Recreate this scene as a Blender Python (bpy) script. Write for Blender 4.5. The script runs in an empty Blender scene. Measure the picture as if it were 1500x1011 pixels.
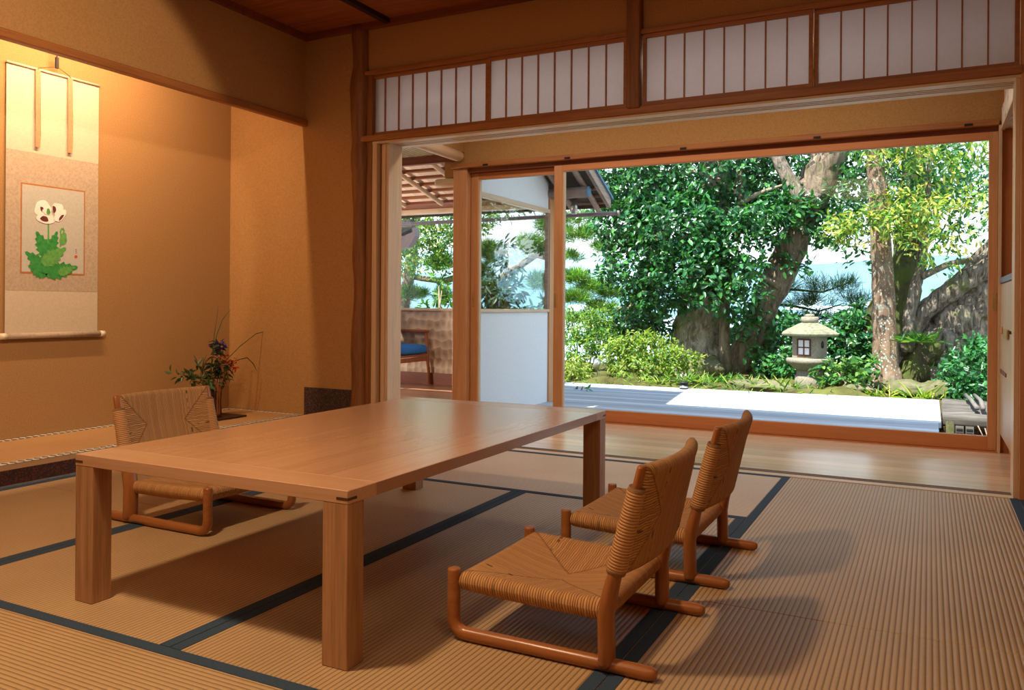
import bpy, math, random
import numpy as np
from mathutils import Vector, Matrix, Quaternion
random.seed(7); rng = np.random.default_rng(7)
scene = bpy.context.scene
COL = scene.collection
PI = math.pi

# ------------------------------------------------------------------ camera geometry (metres; tatami surface is z = 0)
YAW, ROLL, FPX, PX, PY, H = .47222, .00703, 1198.2, 750.0, 447.9, .81
_F = Vector((-math.sin(YAW), math.cos(YAW), 0)); _R0 = Vector((math.cos(YAW), math.sin(YAW), 0)); _U0 = Vector((0, 0, 1))
_R = math.cos(ROLL)*_R0 + math.sin(ROLL)*_U0
_U = -math.sin(ROLL)*_R0 + math.cos(ROLL)*_U0
def at(u, v, x=None, y=None, z=None):
    d = _F + (u-PX)/FPX*_R - (v-PY)/FPX*_U
    t = (z-H)/d.z if z is not None else (x/d.x if x is not None else y/d.y)
    return Vector((d.x*t, d.y*t, H+d.z*t))
cam = bpy.data.cameras.new('camera'); camo = bpy.data.objects.new('camera', cam); COL.objects.link(camo)
camo.matrix_world = Matrix(((_R.x, _U.x, -_F.x, 0), (_R.y, _U.y, -_F.y, 0), (_R.z, _U.z, -_F.z, H), (0, 0, 0, 1)))
cam.sensor_fit = 'HORIZONTAL'; cam.sensor_width = 36; cam.lens = FPX/1500*36
cam.shift_y = -(505.5-PY)/1500; cam.clip_start = .02; cam.clip_end = 5000
scene.camera = camo

# ------------------------------------------------------------------ materials
def s2l(c): return tuple((x/12.92 if x <= .04045 else ((x+.055)/1.055)**2.4) for x in c)
def hexc(h): return s2l(tuple(int(h[i:i+2], 16)/255 for i in (0, 2, 4)))
def newmat(name):
    m = bpy.data.materials.new(name); m.use_nodes = True
    nt = m.node_tree; nt.nodes.clear()
    out = nt.nodes.new('ShaderNodeOutputMaterial'); b = nt.nodes.new('ShaderNodeBsdfPrincipled')
    nt.links.new(b.outputs[0], out.inputs[0])
    return m, nt, b, out
def N(nt, t, **kw):
    n = nt.nodes.new(t)
    for k, v in kw.items():
        if k.startswith('_'): setattr(n, k[1:], v)
        else: n.inputs[k.replace('__', ' ')].default_value = v
    return n
def coords(nt, scale=(1, 1, 1), rot=(0, 0, 0), kind='Object'):
    tc = nt.nodes.new('ShaderNodeTexCoord'); mp = nt.nodes.new('ShaderNodeMapping')
    mp.inputs['Scale'].default_value = scale; mp.inputs['Rotation'].default_value = rot
    nt.links.new(tc.outputs[kind], mp.inputs['Vector']); return mp.outputs[0]
def ramp(nt, fac, stops):
    r = nt.nodes.new('ShaderNodeValToRGB'); e = r.color_ramp.elements
    e[0].position, e[0].color = stops[0][0], (*stops[0][1], 1); e[1].position, e[1].color = stops[-1][0], (*stops[-1][1], 1)
    for p, c in stops[1:-1]:
        x = e.new(p); x.color = (*c, 1)
    nt.links.new(fac, r.inputs[0]); return r.outputs[0]
def bump(nt, b, h, strength=.3, dist=.002):
    n = N(nt, 'ShaderNodeBump', Strength=strength, Distance=dist)
    nt.links.new(h, n.inputs['Height']); nt.links.new(n.outputs[0], b.inputs['Normal'])
def math_(nt, op, a, b=None, c=None):
    n = nt.nodes.new('ShaderNodeMath'); n.operation = op
    for i, x in enumerate((a, b, c)):
        if x is None: continue
        if isinstance(x, (int, float)): n.inputs[i].default_value = x
        else: nt.links.new(x, n.inputs[i])
    return n.outputs[0]
def mixc(nt, fac, a, b, mode='MIX'):
    n = nt.nodes.new('ShaderNodeMix'); n.data_type = 'RGBA'; n.blend_type = mode
    for i, x in ((0, fac), (6, a), (7, b)):
        if isinstance(x, (int, float)): n.inputs[i].default_value = x
        elif isinstance(x, tuple): n.inputs[i].default_value = (*x, 1)
        else: nt.links.new(x, n.inputs[i])
    return n.outputs[2]
def wood(name, c1, c2, axis='x', rough=.45, sc=1.0, spec=.4, planks=None, plankaxis='y', plankvar=.25, grain=.25, gap=.45, coat=0):
    """straight-grained wood, grain along `axis`; planks = board width along plankaxis"""
    m, nt, b, _ = newmat(name)
    k = {'x': (1.2, 28, 28), 'y': (28, 1.2, 28), 'z': (28, 28, 1.2)}[axis]
    v = coords(nt, tuple(a*sc for a in k))
    n1 = N(nt, 'ShaderNodeTexNoise', Scale=1.6, Detail=5, Roughness=.6, Distortion=.35); nt.links.new(v, n1.inputs['Vector'])
    v2 = coords(nt, tuple(a*sc*5 for a in k))
    n2 = N(nt, 'ShaderNodeTexNoise', Scale=2.0, Detail=2); nt.links.new(v2, n2.inputs['Vector'])
    f = math_(nt, 'MULTIPLY_ADD', n2.outputs[0], .35, math_(nt, 'MULTIPLY', n1.outputs[0], .75))
    c = ramp(nt, f, [(.35, c2), (.7, c1)])
    if planks:
        tc = nt.nodes.new('ShaderNodeTexCoord'); sp = nt.nodes.new('ShaderNodeSeparateXYZ'); nt.links.new(tc.outputs['Object'], sp.inputs[0])
        q = math_(nt, 'DIVIDE', sp.outputs['XYZ'.index(plankaxis.upper())], planks)
        wn = nt.nodes.new('ShaderNodeTexWhiteNoise'); wn.noise_dimensions = '1D'; nt.links.new(math_(nt, 'FLOOR', q), wn.inputs['W'])
        c = mixc(nt, 1.0, c, ramp(nt, wn.outputs[0], [(0, (1-plankvar,)*3), (1, (1+plankvar*.35,)*3)]), 'MULTIPLY')
        fr = math_(nt, 'ABSOLUTE', math_(nt, 'SUBTRACT', math_(nt, 'FRACT', q), .5))
        g = math_(nt, 'GREATER_THAN', fr, .5-.0012/planks)
        c = mixc(nt, g, c, tuple(x*gap for x in c2))
    nt.links.new(c, b.inputs['Base Color'])
    b.inputs['Roughness'].default_value = rough; b.inputs['Specular IOR Level'].default_value = spec
    bump(nt, b, f, grain, .0008)
    if coat: b.inputs['Coat Weight'].default_value = coat; b.inputs['Coat Roughness'].default_value = rough*.9
    return m
def noisy(name, c1, c2, scale=30, rough=.8, bstr=.2, bdist=.002, spec=.3, detail=4, stretch=(1, 1, 1), metal=0):
    m, nt, b, _ = newmat(name)
    n = N(nt, 'ShaderNodeTexNoise', Scale=scale, Detail=detail, Roughness=.6); nt.links.new(coords(nt, stretch), n.inputs['Vector'])
    nt.links.new(ramp(nt, n.outputs[0], [(.32, c2), (.68, c1)]), b.inputs['Base Color'])
    b.inputs['Roughness'].default_value = rough; b.inputs['Specular IOR Level'].default_value = spec; b.inputs['Metallic'].default_value = metal
    if bstr: bump(nt, b, n.outputs[0], bstr, bdist)
    return m
def leafmat(name, rough=.38, trans=.35, spec=.5):
    m, nt, b, out = newmat(name)
    a = nt.nodes.new('ShaderNodeAttribute'); a.attribute_name = 'leafcol'
    nt.links.new(a.outputs['Color'], b.inputs['Base Color'])
    b.inputs['Roughness'].default_value = rough; b.inputs['Specular IOR Level'].default_value = spec
    t = nt.nodes.new('ShaderNodeBsdfTranslucent'); c = mixc(nt, 1.0, a.outputs['Color'], (1.3, 1.5, .5), 'MULTIPLY'); nt.links.new(c, t.inputs[0])
    mx = nt.nodes.new('ShaderNodeMixShader'); mx.inputs[0].default_value = trans
    nt.links.new(b.outputs[0], mx.inputs[1]); nt.links.new(t.outputs[0], mx.inputs[2]); nt.links.new(mx.outputs[0], out.inputs[0])
    return m
def glassmat(name, tint=(.97, .985, .98), refl=1.0):
    m, nt, b, out = newmat(name); nt.nodes.remove(b)
    t = nt.nodes.new('ShaderNodeBsdfTransparent'); t.inputs[0].default_value = (*tint, 1)
    g = nt.nodes.new('ShaderNodeBsdfGlossy'); g.inputs['Roughness'].default_value = 0.0
    fr = N(nt, 'ShaderNodeFresnel', IOR=1.45); mx = nt.nodes.new('ShaderNodeMixShader')
    nt.links.new(math_(nt, 'MULTIPLY', fr.outputs[0], refl*.35), mx.inputs[0]); nt.links.new(t.outputs[0], mx.inputs[1]); nt.links.new(g.outputs[0], mx.inputs[2])
    nt.links.new(mx.outputs[0], out.inputs[0]); return m

M = {}
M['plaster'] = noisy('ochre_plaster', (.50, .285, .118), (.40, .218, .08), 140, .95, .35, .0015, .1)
M['alcove_plaster_shaded'] = noisy('alcove_plaster_shaded', (.40, .228, .10), (.32, .178, .07), 140, .95, .35, .0015, .1)  # same plaster as the room, alcove dimness darkened into the colour
M['white_plaster'] = noisy('white_plaster', (.80, .80, .80), (.72, .73, .75), 60, .9, .2, .001, .1)
M['ceiling'] = wood('cedar_ceiling', (.42, .14, .042), (.24, .07, .022), 'x', .6, .7, .2, planks=.45, plankaxis='y')
M['batten'] = wood('dark_batten', (.035, .016, .010), (.015, .008, .006), 'y', .5)
M['post'] = wood('brown_post', (.30, .12, .036), (.14, .05, .015), 'z', .5, .8)
M['frame_x'] = wood('frame_wood_x', (.62, .25, .10), (.50, .19, .068), 'x', .45)
M['frame_z'] = wood('frame_wood_z', (.62, .31, .145), (.48, .215, .09), 'z', .45)
M['rail'] = wood('rail_wood', (.42, .165, .05), (.27, .095, .028), 'x', .45)
M['rail_y'] = wood('rail_wood_y', (.42, .165, .05), (.27, .095, .028), 'y', .45)
M['pale_x'] = wood('pale_wood_x', (.72, .56, .38), (.58, .42, .26), 'x', .4)
M['pale_z'] = wood('pale_wood_z', (.72, .53, .36), (.58, .40, .25), 'z', .4)
M['pale_y'] = wood('pale_wood_y', (.72, .53, .36), (.58, .40, .25), 'y', .4)
M['engawa'] = wood('engawa_boards', (.90, .66, .42), (.76, .52, .30), 'x', .24, .8, .65, planks=.105, plankaxis='y', grain=.08, coat=.3)
M['sunfloor'] = wood('sunroom_boards', (.40, .20, .11), (.27, .12, .06), 'x', .3, .8, .5, planks=.11, plankaxis='y')
M['groove'] = wood('groove_wood', (.12, .06, .03), (.07, .035, .018), 'x', .6)
M['table'] = wood('oak_table', (.63, .365, .21), (.53, .285, .15), 'y', .26, .55, .6, planks=.155, plankaxis='x', plankvar=.07, grain=.10, gap=.75, coat=.8)
M['table_x'] = wood('oak_table_x', (.62, .36, .205), (.51, .275, .145), 'x', .3, .55, .5, grain=.12, coat=.8)
M['table_z'] = wood('oak_table_z', (.50, .27, .13), (.27, .125, .05), 'z', .35, .8, .5)
M['spline'] = wood('walnut_key', (.10, .04, .018), (.06, .025, .012), 'x', .4)
M['chairwood_x'] = wood('chair_wood_x', (.40, .15, .042), (.27, .088, .023), 'x', .3, 1.0, .5)
M['chairwood_z'] = wood('chair_wood_z', (.40, .15, .042), (.27, .088, .023), 'z', .3, 1.0, .5)
M['deck'] = wood('weathered_deck', (.52, .54, .58), (.30, .32, .36), 'x', .75, .6, .2, planks=.118, plankaxis='y', plankvar=.3)
M['greywood'] = wood('grey_timber', (.17, .155, .14), (.045, .04, .035), 'x', .85, .35, .1, grain=.9)
M['greywood_y'] = wood('grey_timber_y', (.20, .185, .17), (.08, .07, .06), 'y', .85, .5, .1, grain=.8)
M['soil'] = noisy('dark_soil', (.12, .075, .04), (.035, .02, .012), 25, .95, .8, .02, .05)
M['roofboard'] = wood('roof_board', (.86, .68, .54), (.72, .54, .41), 'y', .6, planks=.17, plankaxis='x')
M['roofbatten'] = wood('roof_batten', (.30, .115, .045), (.19, .065, .024), 'x', .5)
M['redboard'] = wood('red_board', (.26, .075, .03), (.15, .04, .016), 'x', .55, .6)
M['cabinet'] = wood('cabinet_ash', (.62, .47, .31), (.50, .36, .225), 'z', .4, .9)
M['orangewall'] = wood('orange_panel', (.66, .26, .10), (.55, .20, .07), 'z', .5, .6)
M['counter'] = noisy('slate_counter', (.20, .23, .28), (.15, .17, .21), 20, .4, 0)
M['armwood'] = wood('teak_chair', (.42, .14, .05), (.28, .085, .03), 'z', .35)
M['bluefabric'] = noisy('blue_fabric', (.055, .23, .60), (.035, .16, .46), 160, .9, .4, .001, .1)
M['navy'] = noisy('navy_border', (.046, .080, .125), (.028, .048, .078), 220, .85, .3, .0008, .2, stretch=(1, 1, 1))
M['black'] = noisy('black_metal', (.02, .02, .022), (.012, .012, .014), 20, .5, 0)
M['steel'] = noisy('steel', (.62, .62, .60), (.45, .45, .44), 30, .35, 0, metal=.9)
M['brass'] = noisy('brass', (.55, .36, .14), (.42, .26, .09), 30, .4, 0, metal=.7)
M['gutter'] = noisy('mauve_gutter', (.30, .22, .23), (.23, .165, .17), 14, .5, 0)
M['bluecap'] = noisy('blue_grey_cap', (.14, .26, .38), (.10, .19, .28), 14, .6, 0)
M['greyroof'] = wood('grey_roof_wood', (.36, .28, .23), (.20, .15, .12), 'x', .7)
M['greyroof_y'] = wood('grey_roof_wood_y', (.42, .31, .25), (.24, .17, .135), 'y', .7)
M['darksoffit'] = noisy('dark_soffit', (.10, .085, .065), (.06, .05, .04), 40, .9, .2)
M['stone'] = noisy('granite', (.33, .30, .235), (.19, .175, .135), 55, .95, .5, .006, .1)
M['stone2'] = noisy('mossy_roof_stone', (.29, .28, .20), (.155, .165, .105), 22, .95, .5, .006, .1)
M['shoji_pane'] = noisy('white_paper', (.80, .82, .88), (.74, .76, .82), 30, .9, 0)
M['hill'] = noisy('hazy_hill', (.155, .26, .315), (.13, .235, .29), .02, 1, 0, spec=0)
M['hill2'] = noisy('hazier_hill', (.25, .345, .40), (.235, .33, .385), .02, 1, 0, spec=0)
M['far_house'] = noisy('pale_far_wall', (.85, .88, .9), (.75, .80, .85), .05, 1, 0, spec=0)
M['ground'] = noisy('moss_ground', (.13, .14, .04), (.06, .05, .022), 3.5, .95, .8, .03, .05)
M['rock'] = noisy('mossy_rock', (.20, .18, .12), (.09, .10, .035), 9, .95, .9, .02, .05)
M['leaf'] = leafmat('glossy_leaf', .34, .28, .55)
M['leaf_soft'] = leafmat('soft_leaf', .5, .42, .35)
M['needle'] = leafmat('pine_needle', .5, .3, .3)
M['glass'] = glassmat('clear_glass')
M['petal'] = noisy('red_petal', (.45, .05, .02), (.30, .03, .015), 40, .7, 0)
M['petal_p'] = noisy('purple_petal', (.10, .06, .28), (.06, .03, .16), 40, .7, 0)
M['stem'] = noisy('dark_stem', (.07, .09, .03), (.04, .05, .02), 40, .7, 0)
M['cordrope'] = noisy('brown_cord', (.25, .12, .06), (.16, .075, .035), 200, .9, .3)
M['ivory'] = noisy('ivory', (.80, .70, .56), (.74, .64, .50), 30, .4, 0)

# bark
def bark(name, c1, c2, moss, mossamt, lichen=0, sc=1.0):
    m, nt, b, _ = newmat(name)
    v = coords(nt, (7*sc, 7*sc, 1.6*sc)); n = N(nt, 'ShaderNodeTexNoise', Scale=2.2, Detail=8, Roughness=.7, Distortion=.6); nt.links.new(v, n.inputs['Vector'])
    c = ramp(nt, n.outputs[0], [(.36, c2), (.64, c1)])
    n2 = N(nt, 'ShaderNodeTexNoise', Scale=2.6, Detail=6, Roughness=.7); nt.links.new(coords(nt), n2.inputs['Vector'])
    f = ramp(nt, n2.outputs[0], [(.58-mossamt*.3, (0, 0, 0)), (.70-mossamt*.3, (1, 1, 1))])
    c = mixc(nt, f, c, moss)
    if lichen:
        n3 = N(nt, 'ShaderNodeTexVoronoi', Scale=38.0); nt.links.new(coords(nt, (1, 1, .8)), n3.inputs['Vector'])
        n4 = N(nt, 'ShaderNodeTexNoise', Scale=4.0, Detail=4); nt.links.new(coords(nt), n4.inputs['Vector'])
        g = math_(nt, 'LESS_THAN', math_(nt, 'ADD', n3.outputs['Distance'], math_(nt, 'MULTIPLY', n4.outputs[0], .9)), lichen)
        c = mixc(nt, g, c, (.42, .52, .46))
    nt.links.new(c, b.inputs['Base Color']); b.inputs['Roughness'].default_value = .95; b.inputs['Specular IOR Level'].default_value = .1
    bump(nt, b, n.outputs[0], 1.0, .05); return m
M['bark1'] = bark('mossy_bark', (.78, .68, .54), (.20, .16, .11), (.26, .30, .10), .25)
M['bark2'] = bark('brown_bark', (.44, .34, .25), (.13, .095, .068), (.13, .15, .06), .12)
M['bark3'] = bark('lichen_bark', (.37, .25, .17), (.17, .11, .075), (.30, .36, .30), .10, .72)
M['bark4'] = bark('grey_bark', (.44, .37, .30), (.065, .05, .04), (.14, .17, .055), .16, sc=1.5)
M['bark5'] = bark('dark_mossy_bark', (.15, .13, .08), (.05, .045, .03), (.12, .15, .04), .5)
M['twig'] = noisy('twig', (.40, .31, .22), (.22, .16, .11), 20, .9, .3)

# tatami: fine ribs across the given axis plus straw colour variation
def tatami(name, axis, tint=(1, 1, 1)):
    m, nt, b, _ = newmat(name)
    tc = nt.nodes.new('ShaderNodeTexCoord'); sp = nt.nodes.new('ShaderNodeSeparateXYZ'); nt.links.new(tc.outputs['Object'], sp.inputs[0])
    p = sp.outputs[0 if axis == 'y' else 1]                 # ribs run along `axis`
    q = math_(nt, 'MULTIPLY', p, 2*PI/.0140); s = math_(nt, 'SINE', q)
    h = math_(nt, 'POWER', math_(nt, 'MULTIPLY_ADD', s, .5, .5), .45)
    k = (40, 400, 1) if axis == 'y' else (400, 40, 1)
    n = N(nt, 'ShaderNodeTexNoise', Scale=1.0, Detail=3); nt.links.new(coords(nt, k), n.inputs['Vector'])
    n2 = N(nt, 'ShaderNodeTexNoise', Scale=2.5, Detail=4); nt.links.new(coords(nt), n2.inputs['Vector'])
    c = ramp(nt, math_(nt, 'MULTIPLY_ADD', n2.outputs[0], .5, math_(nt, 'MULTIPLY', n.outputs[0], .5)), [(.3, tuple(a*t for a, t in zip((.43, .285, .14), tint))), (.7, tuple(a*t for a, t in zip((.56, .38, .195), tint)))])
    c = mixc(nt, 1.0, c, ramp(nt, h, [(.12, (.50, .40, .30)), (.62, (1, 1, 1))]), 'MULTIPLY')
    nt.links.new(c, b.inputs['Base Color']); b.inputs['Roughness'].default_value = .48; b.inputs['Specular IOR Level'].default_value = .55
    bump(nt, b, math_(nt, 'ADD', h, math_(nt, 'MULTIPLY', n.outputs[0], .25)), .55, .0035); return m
M['tatami_pale'] = tatami('daylight_tint_ribs_x', 'x', (1.3, 1.5, 2.1)); M['tatami_y'] = tatami('tatami_ribs_y', 'y'); M['tatami_x'] = tatami('tatami_ribs_x', 'x')  # far mat: same straw, daylight and sky sheen lightened into its tint
M['toko_mat'] = tatami('tokonoma_straw', 'y', (1.12, 1.0, .9))

# woven paper cord: rush-seat pattern in UV space
def woven(name, c1, c2, cords, wu, wv):
    m, nt, b, _ = newmat(name)
    uvn = nt.nodes.new('ShaderNodeUVMap'); sp = nt.nodes.new('ShaderNodeSeparateXYZ'); nt.links.new(uvn.outputs[0], sp.inputs[0])
    u = math_(nt, 'SUBTRACT', sp.outputs[0], .5); v = math_(nt, 'SUBTRACT', sp.outputs[1], .5)
    au, av = math_(nt, 'ABSOLUTE', u), math_(nt, 'ABSOLUTE', v)
    du = math_(nt, 'MULTIPLY', math_(nt, 'SUBTRACT', .5, au), wu); dv = math_(nt, 'MULTIPLY', math_(nt, 'SUBTRACT', .5, av), wv)
    nz = N(nt, 'ShaderNodeTexNoise', Scale=14.0, Detail=2); nt.links.new(uvn.outputs[0], nz.inputs['Vector'])
    w = math_(nt, 'MULTIPLY', math_(nt, 'SUBTRACT', nz.outputs[0], .5), 1.6/cords)
    side = math_(nt, 'LESS_THAN', math_(nt, 'SUBTRACT', du, dv), 0.0)          # 1 in the left / right triangles
    p = math_(nt, 'ADD', math_(nt, 'ADD', math_(nt, 'MULTIPLY', side, math_(nt, 'MULTIPLY', sp.outputs[1], wv)), math_(nt, 'MULTIPLY', math_(nt, 'SUBTRACT', 1.0, side), math_(nt, 'MULTIPLY', sp.outputs[0], wu))), w)
    q = math_(nt, 'MULTIPLY', p, cords)
    fr = math_(nt, 'ABSOLUTE', math_(nt, 'SUBTRACT', math_(nt, 'FRACT', q), .5))
    h = math_(nt, 'SQRT', math_(nt, 'SUBTRACT', 1.0, math_(nt, 'POWER', math_(nt, 'MULTIPLY', fr, 2.0), 2.0)))
    wn = nt.nodes.new('ShaderNodeTexWhiteNoise'); wn.noise_dimensions = '1D'; nt.links.new(math_(nt, 'FLOOR', q), wn.inputs['W'])
    seam = math_(nt, 'MULTIPLY', math_(nt, 'ABSOLUTE', math_(nt, 'SUBTRACT', du, dv)), 160.0)
    seam = math_(nt, 'MINIMUM', seam, 1.0)
    c = ramp(nt, wn.outputs[0], [(0, c2), (1, c1)])
    c = mixc(nt, 1.0, c, ramp(nt, h, [(.12, (.22, .17, .13)), (.8, (1, 1, 1))]), 'MULTIPLY')
    gap = math_(nt, 'GREATER_THAN', wn.outputs[0], .93)
    gf = math_(nt, 'MULTIPLY', gap, ramp(nt, nz.outputs[0], [(.5, (0, 0, 0)), (.62, (1, 1, 1))]))
    c = mixc(nt, math_(nt, 'MULTIPLY', gf, .8), c, (.05, .03, .015))
    c = mixc(nt, 1.0, c, ramp(nt, seam, [(0, (.55, .48, .42)), (1, (1, 1, 1))]), 'MULTIPLY')
    nt.links.new(c, b.inputs['Base Color']); b.inputs['Roughness'].default_value = .8; b.inputs['Specular IOR Level'].default_value = .2
    bump(nt, b, h, .9, .003); return m
M['woven_seat'] = woven('woven_cord_seat', (.62, .33, .13), (.50, .245, .09), 150, .392, .44)
M['woven_back'] = woven('woven_cord_back', (.62, .35, .15), (.48, .25, .10), 150, .44, .25)
def wrapmat():
    m, nt, b, _ = newmat('wound_cord')
    uvn = nt.nodes.new('ShaderNodeUVMap'); sp = nt.nodes.new('ShaderNodeSeparateXYZ'); nt.links.new(uvn.outputs[0], sp.inputs[0])
    fr = math_(nt, 'ABSOLUTE', math_(nt, 'SUBTRACT', math_(nt, 'FRACT', math_(nt, 'MULTIPLY', sp.outputs[1], 44.0)), .5))
    h = math_(nt, 'SQRT', math_(nt, 'SUBTRACT', 1.0, math_(nt, 'POWER', math_(nt, 'MULTIPLY', fr, 2.0), 2.0)))
    nt.links.new(ramp(nt, h, [(.05, (.16, .07, .025)), (.75, (.60, .31, .12))]), b.inputs['Base Color'])
    b.inputs['Roughness'].default_value = .75; bump(nt, b, h, .9, .003); return m
M['wrap'] = wrapmat()

def checker(name, c1, c2, sc):
    m, nt, b, _ = newmat(name)
    n = N(nt, 'ShaderNodeTexChecker', Scale=sc, Color1=(*c1, 1), Color2=(*c2, 1)); nt.links.new(coords(nt, (1, 1, 0), (0, 0, .785)), n.inputs['Vector'])
    nt.links.new(n.outputs[0], b.inputs['Base Color']); b.inputs['Roughness'].default_value = .8; return m
M['toko_heri'] = checker('braided_border', (.72, .70, .64), (.06, .055, .055), 38)
def speckle(name, base, spot, sc, thr, rough):
    m, nt, b, _ = newmat(name)
    n = N(nt, 'ShaderNodeTexNoise', Scale=sc, Detail=2); nt.links.new(coords(nt), n.inputs['Vector'])
    nt.links.new(ramp(nt, n.outputs[0], [(thr, base), (thr+.12, spot)]), b.inputs['Base Color']); b.inputs['Roughness'].default_value = rough; return m
M['koshi'] = speckle('dark_speckled_panel', (.024, .016, .020), (.15, .07, .045), 170, .50, .7)
M['lacquer'] = speckle('red_black_lacquer', (.028, .010, .008), (.16, .03, .012), 150, .5, .35)
def carved():
    m, nt, b, _ = newmat('adze_carved_board')
    v = N(nt, 'ShaderNodeTexVoronoi', Scale=12.0); v.feature = 'SMOOTH_F1'; v.inputs['Smoothness'].default_value = .12; v.inputs['Randomness'].default_value = .35
    nt.links.new(coords(nt, (1, 0, .85)), v.inputs['Vector'])
    nt.links.new(ramp(nt, v.outputs['Distance'], [(.1, (.46, .33, .21)), (.62, (.66, .51, .35))]), b.inputs['Base Color'])
    b.inputs['Roughness'].default_value = .55; bump(nt, b, v.outputs['Distance'], 1.0, .035); return m
M['carved'] = carved()
def ajiro():
    m, nt, b, _ = newmat('wickerwork_ceiling')
    n = N(nt, 'ShaderNodeTexBrick', Scale=9.0, Color1=(.46, .38, .20, 1), Color2=(.26, .20, .095, 1), Mortar=(.10, .075, .035, 1)); n.inputs['Mortar Size'].default_value = .03
    nt.links.new(coords(nt, (1, 1, 1), (0, 0, .6)), n.inputs['Vector']); nt.links.new(n.outputs[0], b.inputs['Base Color']); bump(nt, b, n.outputs[1], .6, .01); return m
M['ajiro'] = ajiro()
def paper():
    m, nt, b, out = newmat('shoji_paper'); b.inputs['Roughness'].default_value = .9; b.inputs['Specular IOR Level'].default_value = .1
    n = N(nt, 'ShaderNodeTexNoise', Scale=60.0, Detail=4); nt.links.new(coords(nt), n.inputs['Vector'])
    c = ramp(nt, n.outputs[0], [(.3, (.60, .60, .645)), (.7, (.67, .67, .71))]); nt.links.new(c, b.inputs['Base Color'])
    t = nt.nodes.new('ShaderNodeBsdfTranslucent'); t.inputs[0].default_value = (.86, .87, .95, 1); mx = nt.nodes.new('ShaderNodeMixShader'); mx.inputs[0].default_value = .6
    nt.links.new(b.outputs[0], mx.inputs[1]); nt.links.new(t.outputs[0], mx.inputs[2]); nt.links.new(mx.outputs[0], out.inputs[0]); return m
M['paper'] = paper()
def silk(name, c1, c2):
    m, nt, b, _ = newmat(name)
    n = N(nt, 'ShaderNodeTexNoise', Scale=1.0, Detail=3); nt.links.new(coords(nt, (60, 90, 400)), n.inputs['Vector'])
    n2 = N(nt, 'ShaderNodeTexVoronoi', Scale=70.0); nt.links.new(coords(nt), n2.inputs['Vector'])
    nt.links.new(ramp(nt, math_(nt, 'MULTIPLY_ADD', n2.outputs['Distance'], .3, math_(nt, 'MULTIPLY', n.outputs[0], .7)), [(.3, c2), (.6, c1)]), b.inputs['Base Color'])
    b.inputs['Roughness'].default_value = .75; return m
M['silk_pale'] = silk('pale_silk', (.56, .47, .36), (.50, .41, .31)); M['silk_mid'] = silk('brown_silk', (.46, .36, .27), (.34, .26, .19))
M['picture'] = silk('picture_silk', (.46, .45, .41), (.40, .39, .35)); M['pic_border'] = silk('orange_border', (.40, .15, .035), (.34, .12, .03))
M['ribbon'] = silk('ribbon', (.50, .25, .13), (.40, .19, .10))
M['pg1'] = noisy('painted_green', (.05, .30, .06), (.02, .19, .045), 60, .8, 0); M['pg2'] = noisy('painted_light_green', (.14, .37, .09), (.07, .27, .06), 60, .8, 0)
M['ppetal'] = noisy('painted_petal', (.92, .80, .78), (.84, .70, .69), 40, .8, 0); M['pdark'] = noisy('painted_maroon', (.15, .035, .03), (.08, .02, .02), 60, .8, 0)
M['pseal'] = noisy('painted_seal', (.60, .09, .03), (.5, .07, .02), 60, .8, 0); M['pink'] = noisy('painted_ink', (.12, .10, .09), (.1, .08, .07), 60, .8, 0)
M['basket'] = checker('woven_basket', (.36, .13, .04), (.05, .02, .012), 75)
M['darkboard'] = noisy('dark_board', (.06, .025, .018), (.03, .014, .01), 60, .5, 0)
def cloudpaper():
    m, nt, b, _ = newmat('cloud_pattern_paper')
    n = N(nt, 'ShaderNodeTexWave', Scale=5.0, Distortion=14.0, Detail=2.0); n.inputs['Detail Scale'].default_value = 1.6; nt.links.new(coords(nt), n.inputs['Vector'])
    nt.links.new(ramp(nt, n.outputs[0], [(.0, (.38, .30, .26)), (.07, (.78, .68, .56))]), b.inputs['Base Color']); b.inputs['Roughness'].default_value = .8; return m
M['cloud'] = cloudpaper()
def water():
    m, nt, b, _ = newmat('lake_water'); b.inputs['Base Color'].default_value = (.45, .62, .70, 1); b.inputs['Roughness'].default_value = .25; return m
M['water'] = water()

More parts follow.
